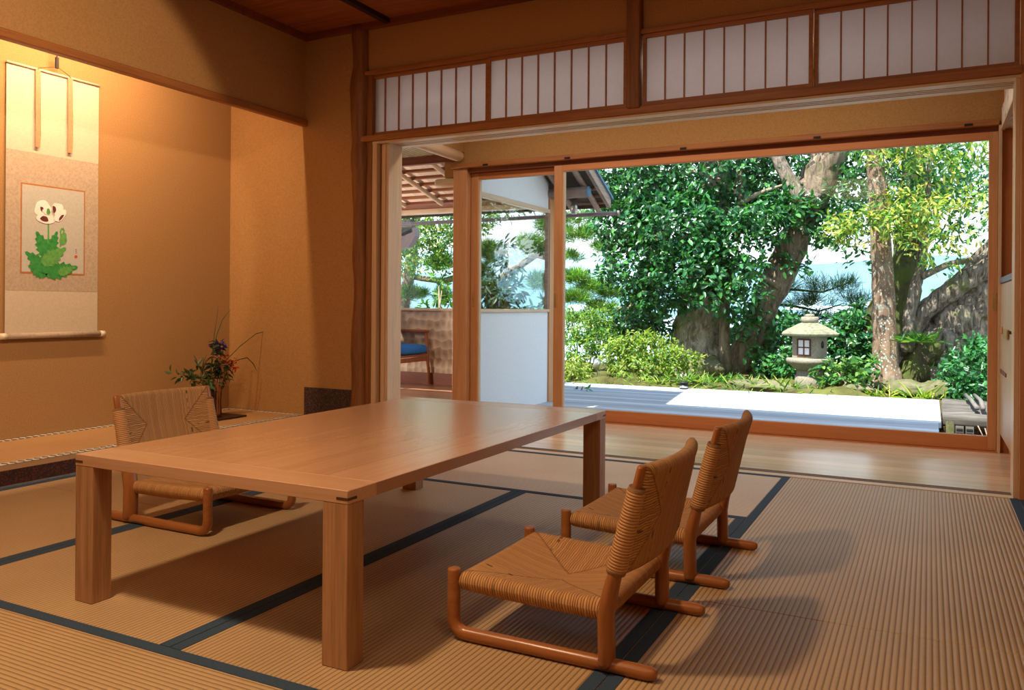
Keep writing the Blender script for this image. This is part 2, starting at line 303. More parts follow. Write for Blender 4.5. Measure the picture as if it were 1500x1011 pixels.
# ------------------------------------------------------------------ mesh builder
class MB:
    def __init__(s): s.v = []; s.f = []; s.uv = []; s.sm = []
    def add(s, vs, fs, uvs=None, smooth=False):
        o = len(s.v); s.v += [tuple(p) for p in vs]
        for i, f in enumerate(fs):
            s.f.append([o+k for k in f]); s.uv.append(uvs[i] if uvs else None); s.sm.append(smooth)
        return s
    def box(s, x0, x1, y0, y1, z0, z1, bev=0):
        x0, x1 = min(x0, x1), max(x0, x1); y0, y1 = min(y0, y1), max(y0, y1); z0, z1 = min(z0, z1), max(z0, z1)
        if not bev:
            vs = [(x, y, z) for z in (z0, z1) for x, y in ((x0, y0), (x1, y0), (x1, y1), (x0, y1))]
            return s.add(vs, [(3, 2, 1, 0), (4, 5, 6, 7), (0, 1, 5, 4), (1, 2, 6, 5), (2, 3, 7, 6), (3, 0, 4, 7)])
        b = min(bev, (x1-x0)*.45, (y1-y0)*.45, (z1-z0)*.45)
        vs = []; idx = {}
        for ix, X in enumerate((x0, x1)):
            for iy, Y in enumerate((y0, y1)):
                for iz, Z in enumerate((z0, z1)):
                    sx, sy, sz = (1, -1)[ix]*b, (1, -1)[iy]*b, (1, -1)[iz]*b
                    for k, p in enumerate(((X, Y+sy, Z+sz), (X+sx, Y, Z+sz), (X+sx, Y+sy, Z))):
                        idx[(ix, iy, iz, k)] = len(vs); vs.append(p)
        fs = []
        I = idx
        for ix in (0, 1): fs.append([I[(ix, a, c, 0)] for a, c in ((0, 0), (1, 0), (1, 1), (0, 1))][::(1 if ix else -1)])
        for iy in (0, 1): fs.append([I[(a, iy, c, 1)] for a, c in ((0, 0), (1, 0), (1, 1), (0, 1))][::(-1 if iy else 1)])
        for iz in (0, 1): fs.append([I[(a, c, iz, 2)] for a, c in ((0, 0), (1, 0), (1, 1), (0, 1))][::(1 if iz else -1)])
        for a in (0, 1):
            for c in (0, 1):
                fs.append([I[(0, a, c, 1)], I[(1, a, c, 1)], I[(1, a, c, 2)], I[(0, a, c, 2)]])
                fs.append([I[(a, 0, c, 0)], I[(a, 1, c, 0)], I[(a, 1, c, 2)], I[(a, 0, c, 2)]])
                fs.append([I[(a, c, 0, 0)], I[(a, c, 1, 0)], I[(a, c, 1, 1)], I[(a, c, 0, 1)]])
        for a in (0, 1):
            for c in (0, 1):
                for e in (0, 1): fs.append([I[(a, c, e, 0)], I[(a, c, e, 1)], I[(a, c, e, 2)]])
        return s.add(vs, fs)
    def tube(s, pts, rad, n=10, caps=True, flat=None, noise=0, uvlen=False, round_ends=0):
        pts = [Vector(p) for p in pts]; R = rad if isinstance(rad, (list, tuple)) else [rad]*len(pts)
        if round_ends:
            d0 = (pts[0]-pts[1]).normalized(); d1 = (pts[-1]-pts[-2]).normalized(); a, b = R[0]*round_ends, R[-1]*round_ends
            pts = [pts[0]+d0*a, pts[0]+d0*a*.8, pts[0]+d0*a*.4] + pts + [pts[-1]+d1*b*.4, pts[-1]+d1*b*.8, pts[-1]+d1*b]
            R = [R[0]*.25, R[0]*.65, R[0]*.93] + list(R) + [R[-1]*.93, R[-1]*.65, R[-1]*.25]
        rings = []; prev = None
        for i, p in enumerate(pts):
            t = (pts[min(i+1, len(pts)-1)]-pts[max(i-1, 0)]).normalized()
            if prev is None:
                a = Vector((0, 0, 1)) if abs(t.z) < .9 else Vector((0, 1, 0)); nrm = (a - t*a.dot(t)).normalized()
            else: nrm = (prev - t*prev.dot(t)).normalized()
            prev = nrm; bn = t.cross(nrm); ring = []
            for k in range(n):
                an = 2*PI*k/n; r = R[i]*(1+(random.uniform(-noise, noise) if noise else 0))
                ca, sa = math.cos(an), math.sin(an)
                if flat: sa *= flat
                ring.append(p + (nrm*ca+bn*sa)*r)
            rings.append(ring)
        vs = [q for r in rings for q in r]; fs = []; uvs = []
        m = len(rings)
        for i in range(m-1):
            for k in range(n):
                k2 = (k+1) % n; fs.append((i*n+k, i*n+k2, (i+1)*n+k2, (i+1)*n+k))
                uvs.append([(k/n, i/(m-1)), ((k+1)/n, i/(m-1)), ((k+1)/n, (i+1)/(m-1)), (k/n, (i+1)/(m-1))])
        if caps:
            fs.append(tuple(range(n))[::-1]); uvs.append([(0, 0)]*n); fs.append(tuple((m-1)*n+k for k in range(n))); uvs.append([(0, 1)]*n)
        return s.add(vs, fs, uvs, True)
    def lathe(s, prof, c=(0, 0, 0), n=24, rot=0, smooth=True):
        vs = []; fs = []; c = Vector(c)
        for r, z in prof:
            for k in range(n): an = 2*PI*k/n+rot; vs.append(c+Vector((r*math.cos(an), r*math.sin(an), z)))
        for i in range(len(prof)-1):
            for k in range(n): k2 = (k+1) % n; fs.append((i*n+k, i*n+k2, (i+1)*n+k2, (i+1)*n+k))
        fs.append(tuple(range(n))[::-1]); fs.append(tuple((len(prof)-1)*n+k for k in range(n)))
        return s.add(vs, fs, None, smooth)
    def poly(s, pts, off=None):
        pts = [Vector(p) for p in pts]; s.add(pts, [tuple(range(len(pts)))]); return s
    def prism(s, pts, d):
        pts = [Vector(p) for p in pts]; d = Vector(d); n = len(pts)
        return s.add(pts+[p+d for p in pts], [tuple(range(n))[::-1], tuple(range(n, 2*n))]+[(i, (i+1) % n, n+(i+1) % n, n+i) for i in range(n)])
    def build(s, name, mat, parent=None, loc=None):
        me = bpy.data.meshes.new(name)
        off = Vector(parent_world(parent)) if parent is not None else Vector(loc or (0, 0, 0))
        me.from_pydata([(a-off.x, b-off.y, c-off.z) for a, b, c in s.v], [], s.f)
        me.polygons.foreach_set('use_smooth', s.sm)
        if any(u for u in s.uv):
            ul = me.uv_layers.new(name='UVMap'); flat = []
            for f, u in zip(s.f, s.uv):
                for i in range(len(f)): flat += list(u[i]) if u else [0, 0]
            ul.data.foreach_set('uv', flat)
        me.materials.append(mat); me.validate(); me.update()
        import bmesh
        bm = bmesh.new(); bm.from_mesh(me); bmesh.ops.recalc_face_normals(bm, faces=bm.faces); bm.to_mesh(me); bm.free()
        o = bpy.data.objects.new(name, me); COL.objects.link(o)
        if parent is not None: o.parent = parent
        else: o.location = off
        return o
def parent_world(p):
    v = Vector((0, 0, 0))
    while p is not None: v += p.location; p = p.parent
    return v
def tag(o, label=None, cat=None, group=None, kind=None):
    if label: o['label'] = label
    if cat: o['category'] = cat
    if group: o['group'] = group
    if kind: o['kind'] = kind
    return o
def empty(name, loc, label, cat, group=None):
    o = bpy.data.objects.new(name, None); o.empty_display_size = .1; COL.objects.link(o); o.location = loc
    return tag(o, label, cat, group)
def struct(name, mb, mat, parent=None, label=None):
    o = mb.build(name, mat, parent)
    if parent is None: o['kind'] = 'structure'
    if label: o['label'] = label
    return o
def sempty(name, loc=(0, 0, 0)):
    o = bpy.data.objects.new(name, None); COL.objects.link(o); o.location = loc; o['kind'] = 'structure'; return o
def dup(root, loc, rotz, label):
    r = root.copy(); COL.objects.link(r); r.location = loc; r.rotation_euler = (0, 0, rotz); r['label'] = label
    for ch in list(root.children):
        c = ch.copy(); COL.objects.link(c); c.parent = r
        for g in list(ch.children):
            d = g.copy(); COL.objects.link(d); d.parent = c
    return r
B = lambda *a, **k: MB().box(*a, **k)

# ------------------------------------------------------------------ layout constants
YB, YW = 4.09, 5.41            # shoji line / glass line
XL, XI = -3.597, -4.25         # tokonoma front plane / tokonoma back wall
ZC = 2.54                      # ceiling
XR = 1.34                      # right wall of the room
YF = -1.7                      # wall behind the camera
KB, KT = 1.81, 1.848           # head rail (kamoi)
RT = 2.22                      # top of the transom screens

# ================================================================== ROOM SHELL
struct('floor', B(XI-.1, XR+.1, YF-.1, YB, -.20, -.032), M['groove'])
struct('ceiling', B(XL-.02, XR+.1, YF-.1, YB+.12, ZC, ZC+.05), M['ceiling'])
struct('trim_1', B(XL, XR, YB-.035, YB, ZC-.035, ZC), M['redboard'])
struct('trim_2', B(XL, XL+.035, YF, YB-.036, ZC-.035, ZC), M['redboard'])
for i, x in enumerate((-2.93, -2.48, -2.03, -1.58, -1.13, -.68, -.23, .22, .67)):
    if i % 2 == 0 or i == 0: struct('trim_%d' % (10+i), B(x-.018, x+.018, YF, YB-.036, ZC-.028, ZC), M['batten'])
wl = MB().box(XL-.02, XL, 1.1, YB, 1.99, ZC+.1).box(XL-.02, XL, YF, 1.1, 0, ZC)
struct('wall_left', wl, M['plaster'])
wb = MB().box(XI-.1, -3.19, YB, YB+.14, 0, ZC+.05).box(-3.19, -3.02, YB+.05, YB+.14, 0, ZC).box(-3.12, -1.41, YB+.01, YB+.10, RT+.02, ZC).box(-1.34, XR, YB+.01, YB+.10, RT+.02, ZC).box(.40, XR, YB, YB+.10, 0, RT+.02)
struct('wall_back', wb, M['plaster'])
struct('wall_right', B(XR, XR+.1, YF-.1, YB+.1, -.05, ZC), M['plaster'])
struct('wall_front', B(XL-.1, XR+.1, YF-.1, YF, -.05, ZC), M['plaster'])
# tokonoma alcove
struct('wall_alcove_back', B(XI-.1, XI, 1.0, YB, -.03, ZC+.1), M['alcove_plaster_shaded'])
struct('wall_alcove_side', B(XI, XL-.081, .98, 1.08, -.03, ZC+.1), M['plaster'])
struct('trim_3', B(XI, XL-.02, 1.0, YB, ZC+.05, ZC+.1), M['ceiling'])
struct('trim_4', B(XL-.022, XL+.025, 1.1, YB-.001, 1.955, 1.998, bev=.006), M['rail_y'])       # lintel over the alcove
struct('trim_5', B(XL-.06, XL, 1.1, YB-.001, -.01, .074, bev=.004), M['lacquer'])                # lacquered front sill
struct('trim_6', B(XL, XL+.02, 1.1, YB-.09, -.028, .006), M['steel'])
struct('floor_alcove', B(XI, XL-.061, 1.1, YB, -.02, .07), M['groove'])
tm = empty('tokonoma_mat', (-3.9, 2.6, .07), 'straw mat on the raised alcove floor with braided black and white border', 'mat')
B(XI+.001, XL-.002, 1.101, YB-.001, .0705, .097).build('straw_panel', M['toko_mat'], tm)
for x0, x1 in ((XI+.002, XI+.04), (XL-.042, XL+.0005)):
    B(x0, x1, 1.102, YB-.002, .0972, .0992).build('border', M['toko_heri'], tm)
B(XI+.041, XL-.043, YB-.022, YB-.002, .0972, .0992).build('border', M['toko_heri'], tm)
struct('baseboard_back', B(-3.585, -3.19, YB-.006, YB, 0, .277), M['koshi'])
# natural log post left of the opening
pts, rad = [], []
for i in range(40):
    z = -.02+i*(ZC+.02)/39
    pts.append((-3.153+.006*math.sin(z*2.1)+.004*math.sin(z*9), YB+.01, z)); rad.append(.053+.006*math.sin(z*3.3+1)+.004*math.sin(z*13)+(.012 if abs(z-2.19) < .08 or abs(z-1.72) < .06 else 0))
struct('trim_7', MB().tube(pts, rad, 14, noise=.05), M['post'])
struct('trim_8', B(-3.10, -3.055, YB-.01, YB+.10, 0, RT+.03, bev=.003), M['post'])
struct('trim_9', MB().box(-3.054, -3.022, YB-.008, YB+.11, 0, KB).box(-3.004, -2.952, YB+.02, YB+.16, 0, KB).box(-2.985, -2.972, YB+.012, YB+.02, 0, KB), M['pale_z'])
struct('trim_20', B(-3.022, -3.004, YB+.03, YB+.15, 0, KB), M['post'])
# head rail, transom rails and hanging post
struct('trim_21', B(-3.14, .345, YB-.03, YB+.03, KB+.002, KT, bev=.003), M['rail'])
struct('trim_22', MB().box(-3.054, .34, YB-.01, YB+.055, KB-.012, KB+.001).box(-3.054, .34, YB+.07, YB+.085, KB-.012, KB+.001).box(-3.054, .34, YB+.10, YB+.115, KB-.012, KB+.001).box(-3.054, .34, YB+.13, YB+.19, KB-.012, KB+.001), M['pale_x'])  # rail underside in pale wood, standing in for corridor light falling on it
struct('trim_23', B(-3.054, .34, YB+.031, YB+.19, KB+.002, KT), M['groove'])
struct('trim_24', B(-3.11, .345, YB-.026, YB+.05, RT+.0, RT+.026, bev=.003), M['rail'])
struct('trim_25', B(-1.412, -1.338, YB-.045, YB+.06, KT-.01, ZC-.03, bev=.006), M['post'])
struct('trim_26', MB().box(.340, .372, YB-.02, YB+.12, 0, RT+.04, bev=.003), M['frame_z'])
struct('trim_27', MB().box(.322, .3395, YB+.0, YB+.13, 0, KB), M['pale_z'])
struct('trim_28', MB().box(.3725, .400, YB-.015, YB+.12, 0, ZC-.036), M['post'])
# sill with running grooves, engawa floor
struct('floor_engawa', B(-3.26, .75, YB+.0, YW+.12, -.12, -.003), M['engawa'])
struct('trim_29', B(-3.05, .34, YB-.0, YB+.055, -.028, .002), M['pale_x'])
gs = MB()
for k in range(3): gs.box(-3.0, .335, YB+.066+k*.03, YB+.080+k*.03, -.006, -.0012)
struct('trim_30', gs, M['groove'])
struct('floor_sunroom', B(-6.6, -3.26, YB+.14, 7.11, -.12, -.004), M['sunfloor'])
struct('ceiling_engawa', B(-3.18, .75, YB+.10, 5.98, 2.30, 2.36), M['pale_x'])
# glass line: ochre wall over the sliding doors, head rail with bolts
struct('wall_window', B(-3.262, .40, YW, YW+.08, 1.84, 2.30), M['plaster'])
rail31 = struct('trim_31', MB().box(-3.275, .345, YW-.055, YW-.0, 1.852, 1.888, bev=.004), M['rail'])
struct('trim_32', B(-3.13, .345, YW-.012, YW+.09, 1.822, 1.8515), M['redboard'])
struct('trim_33', B(-3.262, -3.142, YW-.03, YW+.09, -.003, 1.852, bev=.004), M['frame_z'])
struct('trim_34', B(.342, .358, YW-.05, YW+.09, -.003, 1.85), M['pale_z'])
struct('trim_35', B(-3.14, .345, YW-.05, YW+.10, -.10, .002), M['frame_x'])
for i, u in enumerate((711, 831, 1001, 1197, 1419)):
    p = at(u, 226-(u-831)*.072+ (4 if i == 0 else 0), y=YW-.055)
    bo = MB().box(p.x-.022, p.x+.022, YW-.058, YW-.0551, 1.857, 1.870).box(p.x-.010, p.x+.010, YW-.064, YW-.058, 1.859, 1.867).build('lock_plate', M['black'], rail31)

# ---- sliding glass doors
def glass_door(name, x0, x1, y, gz0, gx0, gx1, gz1, top, handles):
    e = sempty(name, ((x0+x1)/2, y, 0))
    B(x0, gx0, y-.022, y+.022, .003, top, bev=.002).build('stile', M['frame_z'], e)
    B(gx1, x1, y-.022, y+.022, .003, top, bev=.002).build('stile', M['frame_z'], e)
    B(gx0, gx1, y-.0215, y+.0215, .003, gz0, bev=.002).build('bottom_rail', M['frame_x'], e)
    B(gx0, gx1, y-.0215, y+.0215, gz1, top, bev=.002).build('top_rail', M['frame_x'], e)
    B(gx0, gx1, y-.004, y+.004, gz0, gz1).build('glass', M['glass'], e)
    MB().box(gx0-.001, gx0+.012, y-.016, y+.016, gz0, gz1).build('glazing_bead', M['pale_z'], e)
    for hx, w in handles:
        h = B(hx-w/2, hx+w/2, y-.0245, y-.021, .80, .90, bev=.001).build('handle', M['brass'], e)
    return e
glass_door('door_1', -3.138, -2.372, YW+.055, .075, -3.078, -2.43, 1.772, 1.82, [(-3.112, .016)])
glass_door('door_2', -2.418, .341, YW, .083, -2.352, .296, 1.777, 1.82, [(-2.405, .017), (.327, .022)])
# house eave above the glass line (shades the deck)
struct('roof_eave', MB().box(-3.1, 1.4, YW+.09, 5.98, 2.361, 2.44), M['darksoffit'])
struct('roof', B(-4.4, 1.5, YF-.2, 5.0, ZC+.16, ZC+.22), M['darksoffit'])
struct('wall_engawa_right', B(.74, .80, YB+.1, YW+.1, -.1, 2.3), M['plaster'])
struct('wall_engawa_end', B(.359, .74, YW-.005, YW+.09, -.1, 2.3), M['orangewall'])

# ---- built-in cabinets at the right end
cb = empty('base_cabinet', (.55, 4.85, 0), 'pale ash base cabinet with dark counter at the right end of the wooden corridor', 'cabinet')
B(.375, .735, 4.24, 5.395, .10, .955).build('carcass', M['orangewall'], cb)
B(.40, .735, 4.26, 5.39, -.002, .10).build('plinth', M['orangewall'], cb)
d1 = MB().box(.357, .3745, 4.24, 5.392, .105, .685, bev=.002).build('door', M['cabinet'], cb)
d2 = MB().box(.357, .3745, 4.24, 5.392, .70, .952, bev=.002).build('drawer', M['cabinet'], cb)
B(.352, .374, 5.20, 5.385, .675, .712).build('finger_pull', M['orangewall'], d2)
MB().box(.345, .3569, 4.80, 5.03, .655, .705, bev=.003).build('latch', M['brass'], d1)
MB().box(.352, .357, 4.95, 5.33, .455, .475).build('finger_pull', M['redboard'], d1)
B(.350, .738, 4.235, 5.398, .955, .985, bev=.002).build('countertop', M['counter'], cb)
uc = empty('wall_cupboard', (.55, 4.85, 1.83), 'pale overhead cupboard covered in cloud pattern paper, at the right end of the wooden corridor', 'cabinet')
B(.368, .735, 4.22, 5.39, 1.832, 2.12).build('carcass', M['cloud'], uc)
B(.356, .3675, 4.22, 5.388, 1.826, 1.95).build('door', M['cloud'], uc)
B(.352, .372, 4.215, 5.392, 1.822, 1.834).build('edge_strip', M['pale_y'], uc)

# ---- papered transom screens
names = ['first', 'second', 'third', 'fourth']
xs = [(-3.098, -2.252), (-2.252, -1.416), (-1.334, -.497), (-.497, .338)]
for i, (x0, x1) in enumerate(xs):
    y = YB-.004 if i in (1, 2) else YB+.016
    e = empty('transom_screen', ((x0+x1)/2, y, KT), 'low papered lattice screen above the opening, %s of four from the left' % names[i], 'screen', 'papered transom screens')
    fm = MB().box(x0+.002, x0+.020, y-.010, y+.010, KT+.001, RT-.001).box(x1-.020, x1-.002, y-.010, y+.010, KT+.001, RT-.001).box(x0+.020, x1-.020, y-.010, y+.010, KT+.001, KT+.022).box(x0+.020, x1-.020, y-.010, y+.010, RT-.020, RT-.001)
    fm.build('frame', M['rail'], e)
    lt = MB()
    for k in range(1, 8):
        x = x0+.02+(x1-x0-.04)*k/8; lt.box(x-.0035, x+.0035, y-.007, y+.004, KT+.022, RT-.020)
    lt.build('lattice', M['rail'], e)
    B(x0+.020, x1-.020, y+.0045, y+.006, KT+.022, RT-.020).build('paper', M['paper'], e)

# ================================================================== TATAMI
HW = .034
def mat_(x0, x1, y0, y1, along, label):
    e = empty('tatami_mat', ((x0+x1)/2, (y0+y1)/2, -.03), label, 'tatami mat', 'tatami mats')
    g = .0012
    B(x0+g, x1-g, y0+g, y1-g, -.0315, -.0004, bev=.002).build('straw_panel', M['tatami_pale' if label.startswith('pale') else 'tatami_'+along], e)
    for s in (0, 1):
        if along == 'y':
            a = (x0+g if s == 0 else x1-g-HW); b = B(a, a+HW, y0+g, y1-g, -.0008, .0012, bev=.0004)
        else:
            a = (y0+g if s == 0 else y1-g-HW); b = B(x0+g, x1-g, a, a+HW, -.0008, .0012, bev=.0004)
        b.build('border_cloth', M['navy'], e)
    return e
C0, C1, C2, C3, C4 = -3.575, -2.573, -1.588, -.623, .344
Y1, Y2, Y3 = 1.35, 3.19, YB-.001
mat_(C0, C1, .44, 2.272, 'y', 'tatami mat along the alcove sill, nearer half with the plain seam to the next mat')
mat_(C0, C1, 2.272, Y3, 'y', 'tatami mat along the alcove sill running to the log post wall')
mat_(C1, C2, Y1, Y2, 'y', 'tatami mat under the left legs of the low table')
mat_(C2, C3, Y1, Y2, 'y', 'tatami mat under the right legs of the low table')
mat_(C1, C3, Y2, Y3, 'x', 'pale daylight-tinted tatami mat laid crosswise between the low table and the wooden floor')
mat_(C3, C4, 2.253, Y3, 'y', 'brown tatami mat beside the chairs, touching the wooden floor sill')
mat_(C3, C4, .43, 2.253, 'y', 'brown tatami mat in the bottom right corner behind the nearest chair')
mat_(C1, C3, .38, Y1, 'x', 'tatami mat laid crosswise before the near end of the low table')
mat_(C4, XR-.001, 2.253, Y3, 'y', 'tatami mat by the right wall, only a blue border corner showing')
mat_(C4, XR-.001, .43, 2.253, 'y', 'tatami mat by the right wall beside the camera')

# ================================================================== LOW TABLE
X0, X1, Y0, Y1t, ZT, TH = -2.068, -1.140, 1.443, 3.055, .399, .031
t = empty('low_table', ((X0+X1)/2, (Y0+Y1t)/2, 0), 'low rectangular oak table with square legs in the middle of the tatami', 'table')
EB = .105
top = B(X0+.0, X1-.0, Y0+EB, Y1t-EB, ZT-TH, ZT, bev=.0015).build('tabletop', M['table'], t)
for a, b in ((Y0, Y0+EB), (Y1t-EB, Y1t)): B(X0, X1, a, b, ZT-TH, ZT, bev=.0015).build('end_board', M['table_x'], top)
for x in (X0, X1-.072):
    for y in (Y0, Y1t-.060): B(x+.0005, x+.0715, y+.0005, y+.0595, 0, ZT-TH, bev=.0015).build('leg', M['table_z'], t)
for x, sx in ((X0, 1), (X1, -1)):
    for y, sy in ((Y0, 1), (Y1t, -1)):
        MB().prism([(x-sx*.0006, y-sy*.0006, ZT-TH+.008), (x+sx*.032, y-sy*.0006, ZT-TH+.008), (x-sx*.0006, y+sy*.032, ZT-TH+.008)], (0, 0, .0065)).build('corner_key', M['spline'], t)

# ================================================================== LOW CORD CHAIRS
def cushion(nu, nv, r, wu, wv, surf, name, mat, parent, pinch=.55, tmin=.006):
    """closed woven panel: u,v in [0,1]; surf(u,v) -> centre point, normal"""
    mb = MB(); top, bot = [], []
    for j in range(nv+1):
        for i in range(nu+1):
            u, v = .5-.5*math.cos(PI*i/nu) if nu > 8 else i/nu, .5-.5*math.cos(PI*j/nv)
            d = min(min(u, 1-u)*wu, min(v, 1-v)*wv)
            tt = r*math.sqrt(max(0, 1-(1-min(d, r)/r)**2))
            if d > r: tt = r - (r-tmin)*pinch*min(1, (d-r)/(.5*min(wu, wv)-r))
            c, n = surf(u, v); top.append((c+n*tt, (u, v))); bot.append((c-n*tt, (u, v)))
    vs = [p for p, _ in top]+[p for p, _ in bot]; W = nu+1; o = len(top); fs = []; uv = []
    for j in range(nv):
        for i in range(nu):
            q = [j*W+i, j*W+i+1, (j+1)*W+i+1, (j+1)*W+i]
            fs.append(tuple(q)); uv.append([top[k][1] for k in q])
            q2 = q[::-1]; fs.append(tuple(o+k for k in q2)); uv.append([top[k][1] for k in q2])
    mb.add(vs, fs, uv, True); return mb.build(name, mat, parent)
LR, WD = .535, .452     # runner length, overall width
def make_chair(label):
    e = empty('floor_chair', (0, 0, 0), label, 'chair', 'low woven floor chairs')
    ox = -LR/2
    UP = [(.412, .030), (.409, .135), (.440, .260), (.492, .470)]       # upright centre line (x, z)
    def upx(z):
        for (a, za), (b, zb) in zip(UP, UP[1:]):
            if z <= zb: return a+(b-a)*(z-za)/(zb-za)
        return UP[-1][0]
    for s in (-1, 1):
        y = s*(WD/2-.015)
        arc = [(.016+.036*(1-math.sin(a)), .016+.036*(1-math.cos(a))) for a in [PI/2*(1-k/6) for k in range(7)]]
        path = [(.016, .170), (.016, .1695), (.016, .165), (.016, .10)]+arc+[(.12, .016), (.30, .016), (.507, .016), (.520, .016), (.526, .016)]
        path = [(ox+x, y, z) for x, z in path]
        MB().tube(path, [.0125, .0150, .0158, .0160]+[.0165]*7+[.0165, .0165, .0162, .0135, .008], 14).build('side_runner', M['chairwood_x'], e)
        n = 14; pp, rr = [], []
        for k in range(n):
            z = .024+(.458-.024)*k/(n-1); pp.append((ox+upx(z), y, z)); rr.append(.030 if z < .15 else max(.0165, .030-(z-.15)*.060))
        # rear upright: an oval bar, deeper front to back than it is wide
        MB().tube(pp, rr, 14, flat=.60, round_ends=.5).build('rear_upright', M['chairwood_z'], e)
        pw = [(ox+upx(z)+.001, y, z) for z in (.222, .232, .29, .35, .408, .416)]
        MB().tube(pw, [.0255, .0272, .0258, .0242, .0232, .0215], 16, flat=.85).build('cord_wrap', M['wrap'], e)
    hw = WD/2-.004
    def seat(u, v):
        x = ox+.024+u*(.392); y = (v-.5)*2*(hw-.006)
        z = .140-.010*u-.027*math.sin(PI*u)*math.sin(PI*v)
        return Vector((x, y, z)), Vector((-.02, 0, 1)).normalized()
    cushion(40, 40, .024, .385, .43, seat, 'seat', M['woven_seat'], e, .78)
    def back(u, v):
        z = .215+v*(.250); y = (u-.5)*2*(hw-.012); c = .030*(1-(2*u-1)**2)
        return Vector((ox+upx(z)+c+.002, y, z-.004*0)), Vector((-.97, 0, .24)).normalized()
    cushion(40, 40, .0165, .42, .25, back, 'backrest', M['woven_back'], e, .55)
    return e
c1 = make_chair('low wooden chair with woven cord seat nearest the camera, right of the table')
c1.location = (-1.045+LR/2, 1.925, 0)
dup(c1, (-1.032+LR/2, 2.585, 0), 0, 'low wooden cord chair behind the nearest one, by the far right table leg')
dup(c1, (-2.212-LR/2, 2.262, 0), PI, 'low wooden cord chair left of the table, facing the camera before the alcove')

# ================================================================== HANGING SCROLL
XS = XI+.010
sc = empty('hanging_scroll', (XS, 2.82, .63), 'hanging scroll with a painted white poppy, on the alcove wall', 'scroll')
ya, yb = 2.562, 3.088
def P(u, v, x=XS+.0016): return at(u, v, x=x)
B(XS-.0015, XS+.0005, ya, yb, .640, 2.047).build('mounting_sheet', M['silk_pale'], sc)
zt, zb = 1.604, .872
B(XS+.0005, XS+.0012, ya+.001, yb-.001, zb, zt).build('middle_silk', M['silk_mid'], sc)
def q3(cx, cy, x): return at(cx/3.61, 240+cy/3.61, x=x)
bl = q3(110, 97, XS+.0015); br = q3(447, 595, XS+.0015)
pb = B(XS+.0012, XS+.0018, bl.y, br.y, br.z+.003, bl.z, bev=0).build('picture_border', M['pic_border'], sc)
l2 = q3(117, 106, XS+.0015); r2 = q3(441, 586, XS+.0015)
pic = B(XS+.0018, XS+.0022, l2.y, r2.y, r2.z+.003, l2.z).build('painting', M['picture'], sc)
lay = [XS+.0024]
def shape(pts, mat, name, order=0):
    x = XS+.0024+order*.0004
    if pts[0] == 'strip':
        mb = MB(); vs = [q3(*p, x) for pr in pts[1] for p in pr]; mb.add(vs, [(2*i, 2*i+1, 2*i+3, 2*i+2) for i in range(len(pts[1])-1)]); mb.build(name, M[mat], pic); return
    MB().prism([q3(a, b, x) for a, b in pts], (.0002, 0, 0)).build(name, M[mat], pic)
def blob(cx, cy, rx, ry, rot=0, wob=.08, n=22, ph=0):
    out = []
    for k in range(n):
        a = 2*PI*k/n; r = 1+wob*math.sin(3*a+ph)+wob*.6*math.sin(5*a+ph*2); x, y = rx*r*math.cos(a), ry*r*math.sin(a)
        out.append((cx+x*math.cos(rot)-y*math.sin(rot), cy+x*math.sin(rot)+y*math.cos(rot)))
    return out
def jag(x0, y0, x1, y1, w, teeth=6):
    dx, dy = x1-x0, y1-y0; L = math.hypot(dx, dy); tx, ty = dx/L, dy/L; nx, ny = -ty, tx
    a, b = [], []
    for k in range(teeth*2+1):
        s = k/(teeth*2); ww = w*math.sin(PI*(.08+.92*s)**.8)*(1.12 if k % 2 else .78)+.5; back = -L*.05 if k % 2 == 0 and k else 0
        a.append((x0+tx*(s*L+back)+nx*ww, y0+ty*(s*L+back)+ny*ww)); b.append((x0+tx*(s*L+back)-nx*ww, y0+ty*(s*L+back)-ny*ww))
    return ('strip', [( (x0, y0), (x0, y0) )]+list(zip(a, b))+[((x1, y1), (x1, y1))])
shape([(252, 310), (260, 310), (262, 500), (250, 500)], 'pg2', 'flower_stem', 0)
shape(jag(255, 500, 190, 350, 38), 'pg1', 'painted_leaf', 1); shape(jag(255, 490, 305, 350, 30), 'pg1', 'painted_leaf', 2)
shape([(314, 440), (320, 400), (316, 360), (322, 342), (335, 338), (342, 352), (340, 372), (332, 372), (334, 354), (327, 352), (324, 362), (328, 400), (324, 440)], 'pg2', 'bud_stem', 0)
shape(blob(335, 398, 19, 34, .15), 'pg2', 'painted_bud', 3)
shape(jag(250, 560, 128, 460, 36), 'pg1', 'painted_leaf', 2); shape(jag(250, 585, 145, 535, 36), 'pg1', 'painted_leaf', 3)
shape(jag(240, 578, 420, 545, 44), 'pg1', 'painted_leaf', 3); shape(jag(225, 530, 355, 440, 40), 'pg2', 'painted_leaf', 5)
shape(jag(310, 580, 400, 545, 24), 'pg2', 'painted_leaf', 6)
shape(blob(243, 566, 22, 16), 'pg1', 'painted_leaf', 7)
shape(blob(226, 236, 44, 42, .2, .08, ph=1), 'ppetal', 'painted_petal', 3); shape(blob(305, 240, 30, 34, -.3, .07, ph=2), 'ppetal', 'painted_petal', 4)
shape(blob(242, 287, 48, 30, .2, .07), 'ppetal', 'painted_petal', 5); shape(blob(318, 275, 40, 22, -.75, .07, ph=2), 'ppetal', 'painted_petal', 5)
for cx, cy, rx, ry, ro in ((222, 238, 12, 8, 1.2), (287, 240, 18, 9, 1.4), (235, 291, 22, 14, .3), (324, 284, 19, 7, -.9)): shape(blob(cx, cy, rx, ry, ro), 'pdark', 'petal_blotch', 8)
shape(blob(250, 250, 24, 20, .4, .12), 'ppetal', 'painted_petal', 9); shape(blob(256, 253, 10, 17, -.1), 'pg2', 'seed_head', 10)
shape(blob(402, 491, 8, 8, 0, .04), 'pseal', 'red_seal', 1)
